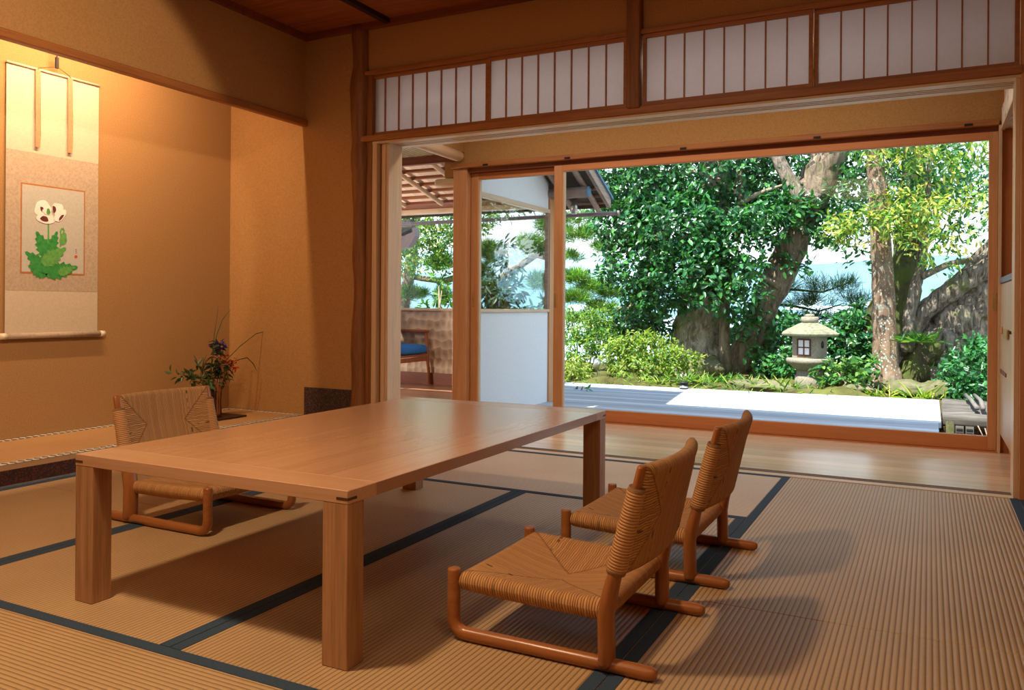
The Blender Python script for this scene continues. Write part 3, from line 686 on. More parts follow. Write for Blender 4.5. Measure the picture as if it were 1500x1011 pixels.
for k in range(3): shape([(399, 452+k*9), (406, 453+k*9), (405, 456+k*9), (400, 457+k*9)], 'pink', 'signature_mark', 1)
rl = MB().tube([(XS+.014, ya-.004, .634), (XS+.014, yb+.004, .634)], .016, 16).build('roller', M['silk_mid'], sc)
for y0, y1 in ((ya-.035, ya-.004), (yb+.004, yb+.034)): MB().tube([(XS+.014, y0, .634), (XS+.014, y1, .634)], .0165, 16).build('roller_knob', M['ivory'], rl)
MB().tube([(XS+.004, ya-.002, 2.050), (XS+.004, yb+.002, 2.050)], .007, 10).build('top_rod', M['silk_pale'], sc)
for u0 in (2.722, 2.905):
    rb = MB().prism([(XS+.012, u0-.014, 2.048), (XS+.012, u0+.014, 2.048), (XS+.016, u0+.015, 1.70), (XS+.014, u0+.012, 1.635), (XS+.014, u0-.013, 1.635), (XS+.016, u0-.013, 1.70)], (.0012, 0, 0)); rb.build('ribbon', M['ribbon'], sc)
    MB().tube([(XS+.010, u0, 2.050), (XS+.013, u0, 2.056)], .004, 8).build('eyelet', M['brass'], sc)
MB().tube([(XS+.012, 2.722, 2.056), (XS+.03, 2.815, 2.085), (XS+.012, 2.905, 2.056)], .0022, 6).build('cord', M['cordrope'], sc)
hk = empty('scroll_hook', (XS+.03, 2.815, 2.09), 'dark hanging hook holding the scroll cord below the alcove lintel', 'hook')
MB().tube([(XS+.03, 2.815, ZC+.05), (XS+.03, 2.815, 2.12)], .004, 8).build('rod', M['cordrope'], hk)
MB().box(XS+.024, XS+.036, 2.806, 2.824, 2.075, 2.135, bev=.002).build('clasp', M['black'], hk)

# ================================================================== FLOWERS IN THE ALCOVE
vb = at(307, 612, z=.105); vx, vy = vb.x-.01, vb.y+.03
bd = empty('display_board', (vx, vy, .0992), 'thin dark board under the basket vase on the alcove floor', 'board')
B(vx-.13, vx+.13, vy-.15, vy+.16, .0992, .108, bev=.002).build('board_slab', M['darkboard'], bd)
vs_ = empty('basket_vase', (vx, vy, .108), 'tall reddish brown woven basket vase with a loop handle', 'vase')
MB().lathe([(.052, .108), (.056, .13), (.053, .20), (.058, .29), (.066, .345), (.060, .345), (.050, .30), (.046, .12)], (vx, vy, 0), 20).build('basket_body', M['basket'], vs_)
MB().tube([(vx+.058*math.cos(a)*.8, vy+.058*math.cos(a)*.8, .335+.15*math.sin(a)) for a in [PI*k/14 for k in range(15)]], .008, 8, noise=.15).build('loop_handle', M['cordrope'], vs_)

# ------------------------------------------------------------------ leaves
def leaf_obj(name, parent, base, dirs, nrm, L, W, cols, mat, fold=.25, droop=0.0):
    n = len(base)
    base = np.asarray(base); dirs = np.asarray(dirs); nrm = np.asarray(nrm)
    dirs = dirs/np.linalg.norm(dirs, axis=1, keepdims=True)
    nrm = nrm-dirs*np.sum(nrm*dirs, axis=1, keepdims=True); nrm = nrm/(np.linalg.norm(nrm, axis=1, keepdims=True)+1e-9)
    side = np.cross(dirs, nrm); L = np.broadcast_to(L, (n,))[:, None]; W = np.broadcast_to(W, (n,))[:, None]
    def pt(a, s): return base+dirs*L*a+side*W*.5*s+nrm*W*(abs(s)*fold)-nrm*L*(a*a*droop)
    V = np.stack([pt(0, 0), pt(.30, .9), pt(.68, .8), pt(1, 0), pt(.68, -.8), pt(.30, -.9)], axis=1)
    off = np.array(parent_world(parent)) if parent is not None else np.zeros(3)
    V = V.reshape(-1, 3)-off
    k = np.arange(n)[:, None]*6
    F = np.concatenate([k+np.array([[0, 3, 2, 1]]), k+np.array([[0, 5, 4, 3]])], axis=1).reshape(-1)
    me = bpy.data.meshes.new(name); me.vertices.add(6*n); me.vertices.foreach_set('co', V.reshape(-1).astype(np.float32))
    me.loops.add(8*n); me.loops.foreach_set('vertex_index', F.astype(np.int32)); me.polygons.add(2*n)
    me.polygons.foreach_set('loop_start', (np.arange(2*n)*4).astype(np.int32)); me.polygons.foreach_set('loop_total', np.full(2*n, 4, dtype=np.int32))
    me.update(calc_edges=True)
    ca = me.color_attributes.new('leafcol', 'FLOAT_COLOR', 'POINT')
    c4 = np.concatenate([np.repeat(np.asarray(cols), 6, axis=0), np.ones((6*n, 1))], axis=1).astype(np.float32)
    ca.data.foreach_set('color', c4.reshape(-1)); me.materials.append(mat)
    o = bpy.data.objects.new(name, me); COL.objects.link(o)
    if parent is not None: o.parent = parent
    return o
def pick(cols, n, var=.25):
    cols = np.asarray(cols); i = rng.integers(0, len(cols), n); return np.clip(cols[i]*rng.uniform(1-var, 1+var, (n, 1))*rng.uniform(.92, 1.08, (n, 3)), 0, 1)
def blobs_leaves(name, parent, blobs, L, W, cols, mat, per=9, up=.7, twig=.16, fold=.22, droop=.12):
    """blobs: (centre Vector, (rx,ry,rz), n_leaves)"""
    Bs, D, Nn, C = [], [], [], []
    for c, r, n in blobs:
        nt = max(1, int(n/per)); c = np.array(c); r = np.array(r)
        d = rng.normal(size=(nt, 3)); d /= np.linalg.norm(d, axis=1, keepdims=True)
        rad = rng.uniform(.25, 1, (nt, 1))**.55
        tp = c+d*rad*r
        td = d*.8+rng.normal(size=(nt, 3))*.5+np.array([0, 0, -.05]); td /= np.linalg.norm(td, axis=1, keepdims=True)
        tone = rng.uniform(.7, 1.2, (nt, 1))
        for k in range(per):
            s = rng.uniform(0, 1, (nt, 1)); b = tp+td*s*twig+rng.normal(size=(nt, 3))*twig*.22
            ld = td*.7+rng.normal(size=(nt, 3))*.75; ld[:, 2] -= droop
            nn = rng.normal(size=(nt, 3))*.45+d*.35+np.array([.0, -.25, up])
            Bs.append(b); D.append(ld); Nn.append(nn); C.append(np.clip(pick(cols, nt)*tone, 0, 1))
    Bs, D, Nn, C = map(np.concatenate, (Bs, D, Nn, C)); n = len(Bs)
    return leaf_obj(name, parent, Bs, D, Nn, L*rng.uniform(.7, 1.2, n), W*rng.uniform(.75, 1.15, n), C, mat, fold, .1)
def needles(name, parent, tufts, L, cols, per=34, mat=None, wid=.004):
    """tufts: array of centres and directions"""
    T = np.array([list(p) for p, _ in tufts]); D0 = np.array([list(d) for _, d in tufts]); n = len(T)
    Bs = np.repeat(T, per, axis=0); D = np.repeat(D0, per, axis=0)+rng.normal(size=(n*per, 3))*.62; tone = np.repeat(rng.uniform(.7, 1.25, (n, 1)), per, axis=0)
    Bs = Bs+rng.normal(size=Bs.shape)*.02
    return leaf_obj(name, parent, Bs, D, rng.normal(size=(n*per, 3)), L*rng.uniform(.7, 1.2, n*per), wid, np.clip(pick(cols, n*per)*tone, 0, 1), mat or M['needle'], 0, .1)

# flowers: each stem a thing of its own, standing in the basket mouth
fb = Vector((vx, vy, .33))
def fp(u, v, dx=0): return at(u, v, x=vx+dx)
def stem_thing(name, label, cat, path, r, group=None):
    e = empty(name, fb, label, cat, group); pp = [fb+Vector((random.uniform(-.02, .02), random.uniform(-.02, .02), -.1))]+[Vector(p) for p in path]
    MB().tube(pp, [r]*(len(pp)-1)+[r*.3], 6).build('stem', M['stem'], e); return e
for lab, path in (('tall straight grass blade rising highest from the basket vase', [fp(309, 540), fp(314, 490), fp(320, 448)]),
                  ('tall grass blade from the basket vase bending to the wall corner', [fp(309, 535), fp(317, 492), fp(326, 468), fp(338, 453)]),
                  ('long grass blade arching right from the basket vase', [fp(315, 545, .02), fp(334, 525, .02), fp(352, 507, .02), fp(375, 489, .02), fp(400, 483, .02)]),
                  ('thin drooping grass blade at the right of the basket vase', [fp(325, 540, .03), fp(345, 528, .03), fp(362, 524, .03), fp(371, 533, .03), fp(377, 545, .03)]),
                  ('short grass blade curling up left of the basket handle', [fp(300, 545), fp(297, 535), fp(299, 526), fp(303, 520)])):
    stem_thing('grass_blade', lab, 'grass blade', path, .0028, 'grass blades in the basket vase')
pf = stem_thing('purple_flower', 'dark purple blue flower on a leafy stem in the basket vase', 'flower', [fp(315, 550), fp(318, 525), fp(323, 505)], .003)
c = fp(323, 505)
blobs_leaves('bloom', pf, [(c, (.035, .035, .03), 60)], .035, .016, [(.08, .05, .30), (.13, .08, .40), (.05, .03, .16)], M['leaf_soft'], 6, .5, .02)
blobs_leaves('leaves', pf, [(fp(319, 520), (.03, .03, .06), 40), (fp(315, 533), (.03, .03, .04), 30)], .05, .018, [(.03, .05, .02)], M['leaf_soft'], 5, .4, .03)
for lab, u, v in (('small cluster of red flowers beside the purple bloom in the vase', 326, 527), ('red flower sprig farthest right in the basket vase', 339, 534)):
    rf = stem_thing('red_flower', lab, 'flower', [fp(316, 552), fp(u-2, v+6), fp(u, v)], .0025, 'red flowers in the basket vase')
    blobs_leaves('bloom', rf, [(fp(u, v), (.035, .035, .025), 46)], .03, .013, [(.42, .05, .02), (.55, .09, .03)], M['leaf_soft'], 5, .4, .02)
ls = stem_thing('leafy_sprig', 'dark leafy sprig reaching left out of the basket vase', 'foliage', [fp(300, 555), fp(285, 550), fp(268, 548)], .003)
blobs_leaves('leaves', ls, [(fp(270, 548), (.03, .05, .035), 26), (fp(287, 546), (.03, .05, .03), 26), (fp(292, 560), (.04, .06, .03), 46)], .055, .02, [(.04, .085, .03), (.06, .11, .04)], M['leaf'], 6, .6, .05)
ls = stem_thing('leafy_sprig', 'dark leafy sprig at the right rim of the basket vase', 'foliage', [fp(310, 555), fp(320, 548), fp(332, 535)], .003)
blobs_leaves('leaves', ls, [(fp(312, 554), (.04, .06, .03), 50), (fp(325, 545), (.03, .04, .035), 36)], .055, .018, [(.04, .08, .03), (.055, .10, .035)], M['leaf'], 6, .6, .05)

# ================================================================== SUNROOM (left of the glass line)
SY = 7.11
struct('wall_sunroom_back', B(-6.6, -3.26, SY, SY+.06, .115, .752), M['carved'])
struct('baseboard_sunroom', B(-6.6, -3.26, SY-.012, SY+.06, -.01, .114), M['redboard'])
w1 = sempty('window_1', (-4.9, SY, .76))
B(-6.6, -3.245, SY-.03, SY+.08, .753, .778, bev=.003).build('sill', M['pale_x'], w1)
B(-6.6, -3.245, SY+.03, SY+.038, .779, 1.749).build('pane', M['glass'], w1)
B(-6.6, -3.245, SY-.04, SY+.06, 1.75, 1.80, bev=.004).build('head_beam', M['pale_x'], w1)
struct('trim_40', B(-3.262, -3.215, SY-.035, SY+.06, -.12, 1.86, bev=.003), M['frame_z'])
struct('trim_41', B(-6.6, -3.262, 6.74, SY+.0, 1.801, 1.845), M['redboard'])
# white side wall with its own window
def roofz(y): return 1.985+.48*(SY-y)
ww = MB().box(-3.262, -3.232, YW+.10, SY-.036, -.12, .752)
ww.prism([(-3.262, YW+.10, 1.728), (-3.262, SY-.036, 1.728), (-3.262, SY-.036, roofz(SY)-.005), (-3.262, YW+.10, roofz(YW+.10)-.02)], (.03, 0, 0))
struct('wall_sunroom_side', ww, M['white_plaster'])
w2 = sempty('window_2', (-3.245, 6.3, .76))
B(-3.272, -3.214, YW+.10, SY-.034, .753, .780, bev=.003).build('sill', M['pale_y'], w2)
B(-3.272, -3.214, YW+.10, SY-.034, 1.690, 1.727, bev=.003).build('head_beam', M['pale_y'], w2)
B(-3.250, -3.243, YW+.10, SY-.05, .781, 1.689).build('pane', M['glass'], w2)
B(-3.255, -3.222, SY-.06, SY-.036, .781, 1.689).build('edge_strip', M['greyroof'], w2)
# inner pitched ceiling: boards, battens, round rafters
def iz(y): return 1.815+.26*(6.7-y)
struct('ceiling_sunroom', MB().prism([(-6.6, 5.42, iz(5.42)+.022), (-6.6, 6.76, iz(6.76)+.022), (-6.6, 6.76, iz(6.76)+.045), (-6.6, 5.42, iz(5.42)+.045)], (3.34, 0, 0)), M['roofboard'])
for i, y in enumerate(np.arange(5.62, 6.72, .14)):
    struct('trim_%d' % (50+i), MB().prism([(-6.6, y, iz(y)), (-6.6, y+.026, iz(y+.026)), (-6.6, y+.026, iz(y+.026)+.022), (-6.6, y, iz(y)+.022)], (3.34, 0, 0)), M['roofbatten'])
for i, x in enumerate((-3.77, -4.20, -4.63, -5.06, -5.49)):
    struct('trim_%d' % (62+i), MB().tube([(x, 5.44, iz(5.44)-.021), (x, 6.72, iz(6.72)-.021)], .0215, 12, round_ends=.6), M['pale_y'])
struct('trim_42', B(-6.6, -3.262, YW-.01, YW+.04, 1.918, 1.975), M['redboard'])
struct('ceiling_wicker', B(-6.6, -3.20, YB+.15, YW-.0, 1.978, 2.02), M['ajiro'])
struct('wall_corridor_end', B(-3.20, -3.181, YB+.15, YW, 1.98, 2.36), M['plaster'])
struct('trim_43', MB().tube([(-3.205, YB+.15, 1.962), (-3.205, 5.36, 1.946)], .042, 14, round_ends=.9), M['pale_y'])
struct('trim_44', MB().tube([(-3.44, YW+.03, 1.762), (-3.262, YW+.03, 1.762)], .036, 14, round_ends=.5), M['pale_x'])
struct('trim_45', B(-3.365, -3.262, YW+.012, YW+.05, 1.80, 1.918), M['plaster'])
struct('wall_sunroom_left', B(-6.66, -6.6, YB+.15, SY+.06, -.12, .775), M['white_plaster'])
struct('wall_sunroom_front', B(-6.66, -4.351, YB+.09, YB+.14, -.12, 2.02), M['plaster'])
# outer roof of the sunroom
ro = sempty('roof_sunroom', (-4.7, 6.5, 2.2))
y0, y1 = 5.45, 7.50
MB().prism([(-6.8, y0, roofz(y0)), (-6.8, y1, roofz(y1)), (-6.8, y1, roofz(y1)+.05), (-6.8, y0, roofz(y0)+.05)], (4.0, 0, 0)).build('roof_boards', M['darksoffit'], ro)
MB().prism([(-2.80, y0, roofz(y0)-.035), (-2.80, y1+.01, roofz(y1)-.035), (-2.80, y1+.01, roofz(y1)+.062), (-2.80, y0, roofz(y0)+.062)], (.035, 0, 0)).build('barge_board', M['greyroof_y'], ro)
MB().prism([(-2.775, y0, roofz(y0)+.062), (-2.775, y1+.03, roofz(y1+.03)+.062), (-2.775, y1+.03, roofz(y1+.03)+.085), (-2.775, y0, roofz(y0)+.085)], (.03, 0, 0)).build('verge_cover', M['bluecap'], ro)
for x in (-2.90, -3.16): MB().tube([(x, y0+.05, roofz(y0+.05)-.03), (x, y1+.02, roofz(y1+.02)-.03)], .028, 12, round_ends=.6).build('rafter', M['greyroof_y'], ro)
pl = MB().tube([(-3.30, SY, 1.877), (-2.845, SY, 1.877)], .052, 20).build('purlin', M['greyroof'], ro)
MB().tube([(-2.846, SY, 1.877), (-2.832, SY, 1.877)], .0525, 20).build('end_cap', M['bluecap'], pl)
for y in (7.22, 7.33, 7.44): B(-6.8, -2.805, y, y+.02, roofz(y)-.026, roofz(y)-.004).build('batten', M['greyroof'], ro)
B(-6.8, -2.81, 7.485, 7.505, roofz(7.5)-.03, roofz(7.5)+.004).build('fascia', M['darksoffit'], ro)
pv = tag(MB().lathe([(.030, 1.70), (.030, 1.735), (.032, 1.736), (.032, 1.80), (.030, 1.801), (.030, 1.85)], (-3.06, 7.3, 0), 18).build('vent_pipe', M['steel'], None, (-3.06, 7.3, 1.7)), 'short silver vent pipe under the eave corner of the sunroom roof', 'pipe')
g = empty('rain_gutter', (-4.2, 7.56, 1.715), 'mauve rain gutter along the eave of the sunroom roof', 'gutter')
MB().tube([(-6.7, 7.56, 1.705), (-2.70, 7.56, 1.718)], .020, 12).build('trough', M['gutter'], g)
MB().tube([(-2.715, 7.56, 1.718), (-2.698, 7.56, 1.718)], .027, 14).build('end_cap', M['gutter'], g)
for x in (-2.95, -3.6, -4.4, -5.2): MB().tube([(x, 7.50, 1.79), (x, 7.55, 1.745), (x, 7.585, 1.715)], .005, 6).build('bracket', M['gutter'], g)
hp = MB()
def hz(u, v): return at(u, v, y=7.6)
hp.prism([hz(525, 352), hz(588, 342), hz(607, 333), hz(608, 346), hz(598, 362), hz(525, 380)], (0, .09, 0)).build('downspout', M['gutter'], g)
MB().prism([hz(572, 324), hz(601, 321), hz(604, 340), hz(590, 346), hz(575, 344)], (0, .08, 0)).build('outlet_box', M['darksoffit'], g)

# ---- blue armchair
ax, ay = -4.83, 6.79
a = empty('armchair', (ax, ay, 0), 'teak armchair with bright blue cushions in front of the carved wall', 'armchair')
for s in (-1, 1):
    y = ay+s*.285
    MB().tube([(ax+.275, y, 0), (ax+.245, y, .30), (ax+.225, y, .535)], [.013, .019, .017], 10).build('front_leg', M['armwood'], a)
    MB().tube([(ax-.33, y, 0), (ax-.26, y, .30), (ax-.245, y, .545)], [.013, .019, .017], 10).build('rear_leg', M['armwood'], a)
    B(ax-.28, ax+.255, y-.024, y+.024, .530, .556, bev=.006).build('armrest', M['armwood'], a)
    B(ax-.27, ax+.26, y-.012, y+.012, .245, .290, bev=.003).build('side_rail', M['armwood'], a)
B(ax+.235, ax+.258, ay-.27, ay+.27, .24, .285, bev=.003).build('front_rail', M['armwood'], a)
B(ax-.25, ax+.275, ay-.255, ay+.255, .292, .316, bev=.006).build('seat_frame', M['armwood'], a)
def pad(c, sx, sy, sz, name, rot=0):
    mb = MB(); n = 14; vs = []; fs = []
    for j in range(n+1):
        th = PI*j/n-PI/2
        for i in range(2*n):
            ph = 2*PI*i/(2*n); f = lambda w, e: math.copysign(abs(w)**e, w)
            x, y, z = f(math.cos(th), .35)*f(math.cos(ph), .3)*sx, f(math.cos(th), .35)*f(math.sin(ph), .3)*sy, f(math.sin(th), .6)*sz
            vs.append(Vector(c)+Vector((x*math.cos(rot)+z*math.sin(rot), y, -x*math.sin(rot)+z*math.cos(rot))))
    for j in range(n):
        for i in range(2*n): k = (i+1) % (2*n); fs.append((j*2*n+i, j*2*n+k, (j+1)*2*n+k, (j+1)*2*n+i))
    mb.add(vs, fs, None, True); return mb.build(name, M['bluefabric'], a)
pad((ax+.02, ay, .365), .285, .255, .052, 'seat_cushion'); pad((ax-.13, ay, .60), .045, .25, .225, 'back_cushion', -.22)
B(ax-.262, ax-.238, ay-.27, ay+.27, .47, .53, bev=.004).build('back_rail', M['armwood'], a)

# ================================================================== GARDEN
def px(u, v, Y): return at(u, v, y=Y)
def gz(x, y):
    e = min(1, max(0, (y-9.0)/.35)); z = -.62+.50*e
    if x > .08 and y < 9.4: z = -.62+.40*min(1, max(0, (y-8.6)/.7))
    z += .035*math.sin(x*2.3+y*1.7)+.03*math.sin(x*5.1-y*3.3)+.02*math.sin(x*11+y*9)
    if y > 10: z -= .02
    if y > 13.2: z -= (y-13.2)*.45
    return z
gxs = np.concatenate([np.arange(-30, -8, 1.0), np.arange(-8, 4, .12), np.arange(4, 14, 1.0)]); gys = np.concatenate([np.arange(5.6, 8.4, .4), np.arange(8.4, 13.4, .12), np.arange(13.4, 60, 2.0)])
mb = MB(); mb.add([(x, y, gz(x, y)) for y in gys for x in gxs], [(j*len(gxs)+i, j*len(gxs)+i+1, (j+1)*len(gxs)+i+1, (j+1)*len(gxs)+i) for j in range(len(gys)-1) for i in range(len(gxs)-1)], None, True)
struct('ground', mb, M['ground'])
struct('ground_under_house', B(-12, 6, -4, 5.6, -.7, -.6), M['soil'])
struct('ground_bank', MB().prism([(.1, 7.98, -.62), (.1, 8.12, -.15), (.1, 8.6, -.15), (.1, 8.6, -.62)], (2.2, 0, 0)), M['soil'])
struct('ground_bank_low', B(.06, 2.6, 5.6, 8.0, -.6, -.55), M['soil'])
dk = MB(); n = 0
dk.prism([(-5.6, 5.52, -.14), (.066, 5.52, -.14), (.066, 7.35, -.14), (.088, 7.35, -.14), (.088, 9.20, -.14), (-1.2, 9.13, -.14), (-1.2, 9.09, -.14), (-5.6, 8.93, -.14)], (0, 0, .04))
struct('deck', dk, M['deck'])
struct('trim_46', MB().box(.02, .06, 5.6, 9.1, -.32, -.141).box(-3.2, -3.14, 5.6, 8.9, -.32, -.141), M['greywood_y'])

tb = empty('timber_walk', (.8, 8.5, -.1), 'weathered grey split log walkway at the right end of the deck', 'walkway')
for k, (y, r) in enumerate(((8.0, .062), (8.14, .070), (8.30, .075), (8.47, .068), (8.64, .078), (8.82, .07), (8.98, .072), (9.12, .06))):
    pts = [(.10+.02*random.random()+i*.22, y+random.uniform(-.012, .012), -.155+random.uniform(-.01, .012)) for i in range(9)]
    MB().tube(pts, [r*random.uniform(.9, 1.05) for _ in pts], 12, flat=1.0, noise=.2).build('log', M['greywood'], tb)
for x0, x1 in ((.345, .355), (.42, .40)):
    MB().tube([(x0-.03, 9.12, -.03), (x0, 8.6, -.03), (x1+.01, 8.0, -.035)], .020, 8, noise=.08).build('cross_stick', M['greywood_y'], tb)
MB().tube([(.16, 7.93, -.6), (.16, 7.93, -.15)], .034, 10, noise=.1).build('post', M['bark5'], tb)
vg = empty('floor_vent', (.16, 7.3, -.54), 'small black and white slatted grille below the deck end', 'vent')
for k in range(2):
    f = MB().box(.20+k*.075, .26+k*.075, 7.86, 7.88, -.36, -.18).build('frame', M['greywood'], vg)
    sl = MB()
    for j in range(5): sl.box(.206+k*.075, .254+k*.075, 7.853, 7.861, -.35+j*.034, -.335+j*.034)
    sl.build('slats', M['black'], vg)
rt = MB()
for k in range(26):
    x = random.uniform(.32, 1.0); z = random.uniform(-.25, -.15)
    rt.tube([(x, 7.97, z), (x+random.uniform(-.05, .05), 7.93, z-.1), (x+random.uniform(-.1, .1), 7.95, z-.25)], [.006, .004, .002], 5)
tag(rt.build('hanging_roots', M['twig'], None, (.6, 7.95, -.3)), 'fine pale roots hanging out of the bank under the log walkway', 'roots', kind='stuff')

# ---- stone lantern
lx, ly, lz = -1.235, 10.0, -.12
L = empty('stone_lantern', (lx, ly, lz), 'squat granite garden lantern with mushroom roof and paper window, behind the deck', 'stone lantern')
def lp(z): return z-lz
MB().lathe([(.165, lz-.05), (.165, .02), (.150, .03), (.146, .03), (.143, .085)], (lx, ly, 0), 28).build('base', M['stone'], L)
MB().lathe([(.143, .086), (.165, .10), (.235, .165), (.258, .180), (.262, .215), (.245, .228), (.20, .232)], (lx, ly, 0), 28).build('platform', M['stone'], L)
ang = math.radians(-108)
n1 = Vector((math.cos(ang), math.sin(ang), 0)); n2 = Vector((-n1.y, n1.x, 0)); hs = .143; Lc = Vector((lx, ly, 0))
def lq(a, b, z): return Lc+n1*a+n2*b+Vector((0, 0, z))
fbx = MB().prism([lq(-hs, -hs, .232), lq(hs, -hs, .232), lq(hs, hs, .232), lq(-hs, hs, .232)], (0, 0, .262)).build('fire_box', M['stone'], L)
def fr(b0, b1, z0, z1, d0, d1, nm, mat, par): return MB().prism([lq(hs+d0, b0, z0), lq(hs+d1, b0, z0), lq(hs+d1, b1, z0), lq(hs+d0, b1, z0)], (0, 0, z1-z0)).build(nm, mat, par)
wf = MB()
for b0, b1, z0, z1 in ((-.082, -.066, .255, .455), (.066, .082, .255, .455), (-.066, .066, .255, .273), (-.066, .066, .437, .455), (-.007, .007, .273, .437), (-.066, .066, .348, .362)):
    wf.prism([lq(hs-.002, b0, z0), lq(hs+.010, b0, z0), lq(hs+.010, b1, z0), lq(hs-.002, b1, z0)], (0, 0, z1-z0))
wfo = wf.build('window_frame', M['redboard'], fbx); wfo.data.materials[0] = M['spline']
MB().prism([lq(hs+.0005, -.066, .273), lq(hs+.004, -.066, .273), lq(hs+.004, .066, .273), lq(hs+.0005, .066, .273)], (0, 0, .164)).build('window_paper', M['shoji_pane'], fbx)
MB().tube([lq(-.02, hs-.004, .385), lq(-.02, hs+.002, .385)], .042, 18).build('round_hole', M['black'], fbx)
MB().lathe([(.0, .45), (.30, .487), (.342, .493), (.352, .512), (.335, .535), (.25, .575), (.15, .622), (.085, .642), (.0, .645)], (lx, ly, 0), 6, math.radians(-83), False).build('roof', M['stone2'], L)
MB().lathe([(.098, .636), (.098, .70), (.085, .706), (.06, .706)], (lx, ly, 0), 20).build('finial', M['stone'], L)
MB().lathe([(.055, .700), (.05, .735), (.03, .738)], (lx, ly, 0), 16).build('finial_tip', M['stone'], L)

# ---- small garden lamps
dl = empty('deck_lamp', (-2.42, 8.93, -.1), 'small black round lamp standing on the far edge of the deck', 'lamp')
MB().lathe([(.045, -.0995), (.045, -.045), (.030, -.043), (.030, -.036), (.055, -.034), (.055, -.020), (.02, -.016)], (-2.42, 8.93, 0), 20).build('lamp_body', M['black'], dl)
MB().lathe([(.0455, -.085), (.0455, -.065)], (-2.42, 8.93, 0), 20).build('lamp_label', M['steel'], dl)
b0 = px(877, 556, 9.75)
sl = empty('spike_spotlight', b0, 'silver spike spotlight among the yellow green shrubs left of the big trunk', 'lamp')
MB().tube([b0-Vector((0, 0, .1)), px(876, 546, 9.75), px(874, 541, 9.75)], .012, 8).build('spike', M['steel'], sl)
MB().tube([px(871, 543, 9.75), px(876, 528, 9.70)], [.040, .045], 14).build('lamp_head', M['steel'], sl)

# ---- trees
def trunk_of(name, parent, path, Y, rads, mat, n=18, noise=.10, dy=0):
    pts = [px(u, v, Y+dy*i) for i, (u, v) in enumerate(path)]
    P2, R2 = [], []
    for i in range(len(pts)-1):
        for k in range(4):
            t_ = k/4; P2.append(pts[i].lerp(pts[i+1], t_)+Vector((random.uniform(-1, 1), random.uniform(-1, 1), 0))*rads[i]*.05); R2.append(rads[i]+(rads[i+1]-rads[i])*t_)
    P2.append(pts[-1]); R2.append(rads[-1])
    return MB().tube(P2, R2, n, noise=noise).build(name, mat, parent)
def BL(u, v, Y, ru, rv, n, rd=None):
    c = px(u, v, Y); s = Y*.89/1198*1.04
    return (c, (ru*s, (rd or (ru+rv)/2)*s, rv*s), n)
DARK = [(.026, .125, .035), (.045, .19, .045), (.02, .10, .045), (.075, .25, .055), (.03, .14, .065), (.05, .22, .07)]
MID = [(.07, .21, .05), (.11, .26, .05), (.045, .16, .05), (.16, .30, .06)]
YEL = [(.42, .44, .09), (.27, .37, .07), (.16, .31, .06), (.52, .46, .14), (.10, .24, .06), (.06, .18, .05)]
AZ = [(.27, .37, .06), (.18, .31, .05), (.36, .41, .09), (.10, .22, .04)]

T = empty('camellia_tree', px(1027, 552, 11.5), 'broad old camellia with thick mossy trunk and glossy dark leaves, left in the garden', 'tree')
trunk_of('trunk', T, [(1027, 560), (1027, 545), (1026, 515), (1026, 470), (1030, 425), (1040, 380), (1044, 330), (1046, 270), (1052, 180), (1060, 90)], 11.5, [.60, .46, .39, .35, .31, .25, .21, .20, .17, .10], M['bark1'], 26, .13)
trunk_of('side_stem', T, [(1064, 550), (1061, 500), (1062, 450), (1068, 400), (1078, 350), (1086, 290), (1080, 210), (1070, 120)], 11.1, [.09, .075, .065, .06, .055, .05, .04, .02], M['bark2'], 12, .06)
for path in ([(1086, 290), (1050, 262), (1010, 250), (960, 252)], [(1080, 300), (1115, 282), (1150, 270)], [(1062, 385), (1030, 383), (1010, 392)], [(1080, 330), (1040, 310), (1000, 320), (940, 335)], [(1044, 330), (1000, 350), (930, 360), (880, 350)]):
    trunk_of('branch', T, path, 11.05, [.04, .03, .022, .012][:len(path)] if len(path) == 4 else [.04, .03, .015], M['twig'], 8, .06)
blobs_leaves('crown', T, [BL(935, 265, 11.0, 75, 48, 2300), BL(1030, 250, 11.2, 90, 55, 2400), BL(1120, 270, 11.6, 60, 55, 1300), BL(915, 325, 10.9, 52, 42, 1300), BL(985, 335, 10.7, 85, 52, 2400),
    BL(930, 390, 10.8, 58, 42, 1300), BL(1010, 395, 10.6, 68, 34, 1400), BL(965, 430, 10.8, 48, 32, 800), BL(1078, 350, 10.8, 44, 54, 950), BL(1045, 425, 10.5, 56, 15, 330), BL(1095, 400, 10.7, 26, 30, 300), BL(945, 460, 11.2, 30, 28, 420),
    BL(980, 180, 11.4, 130, 60, 1500), BL(1100, 160, 11.6, 100, 60, 1000), BL(1020, 290, 12.2, 130, 70, 1400)], .092, .052, DARK, M['leaf'], 8, .75, .17)

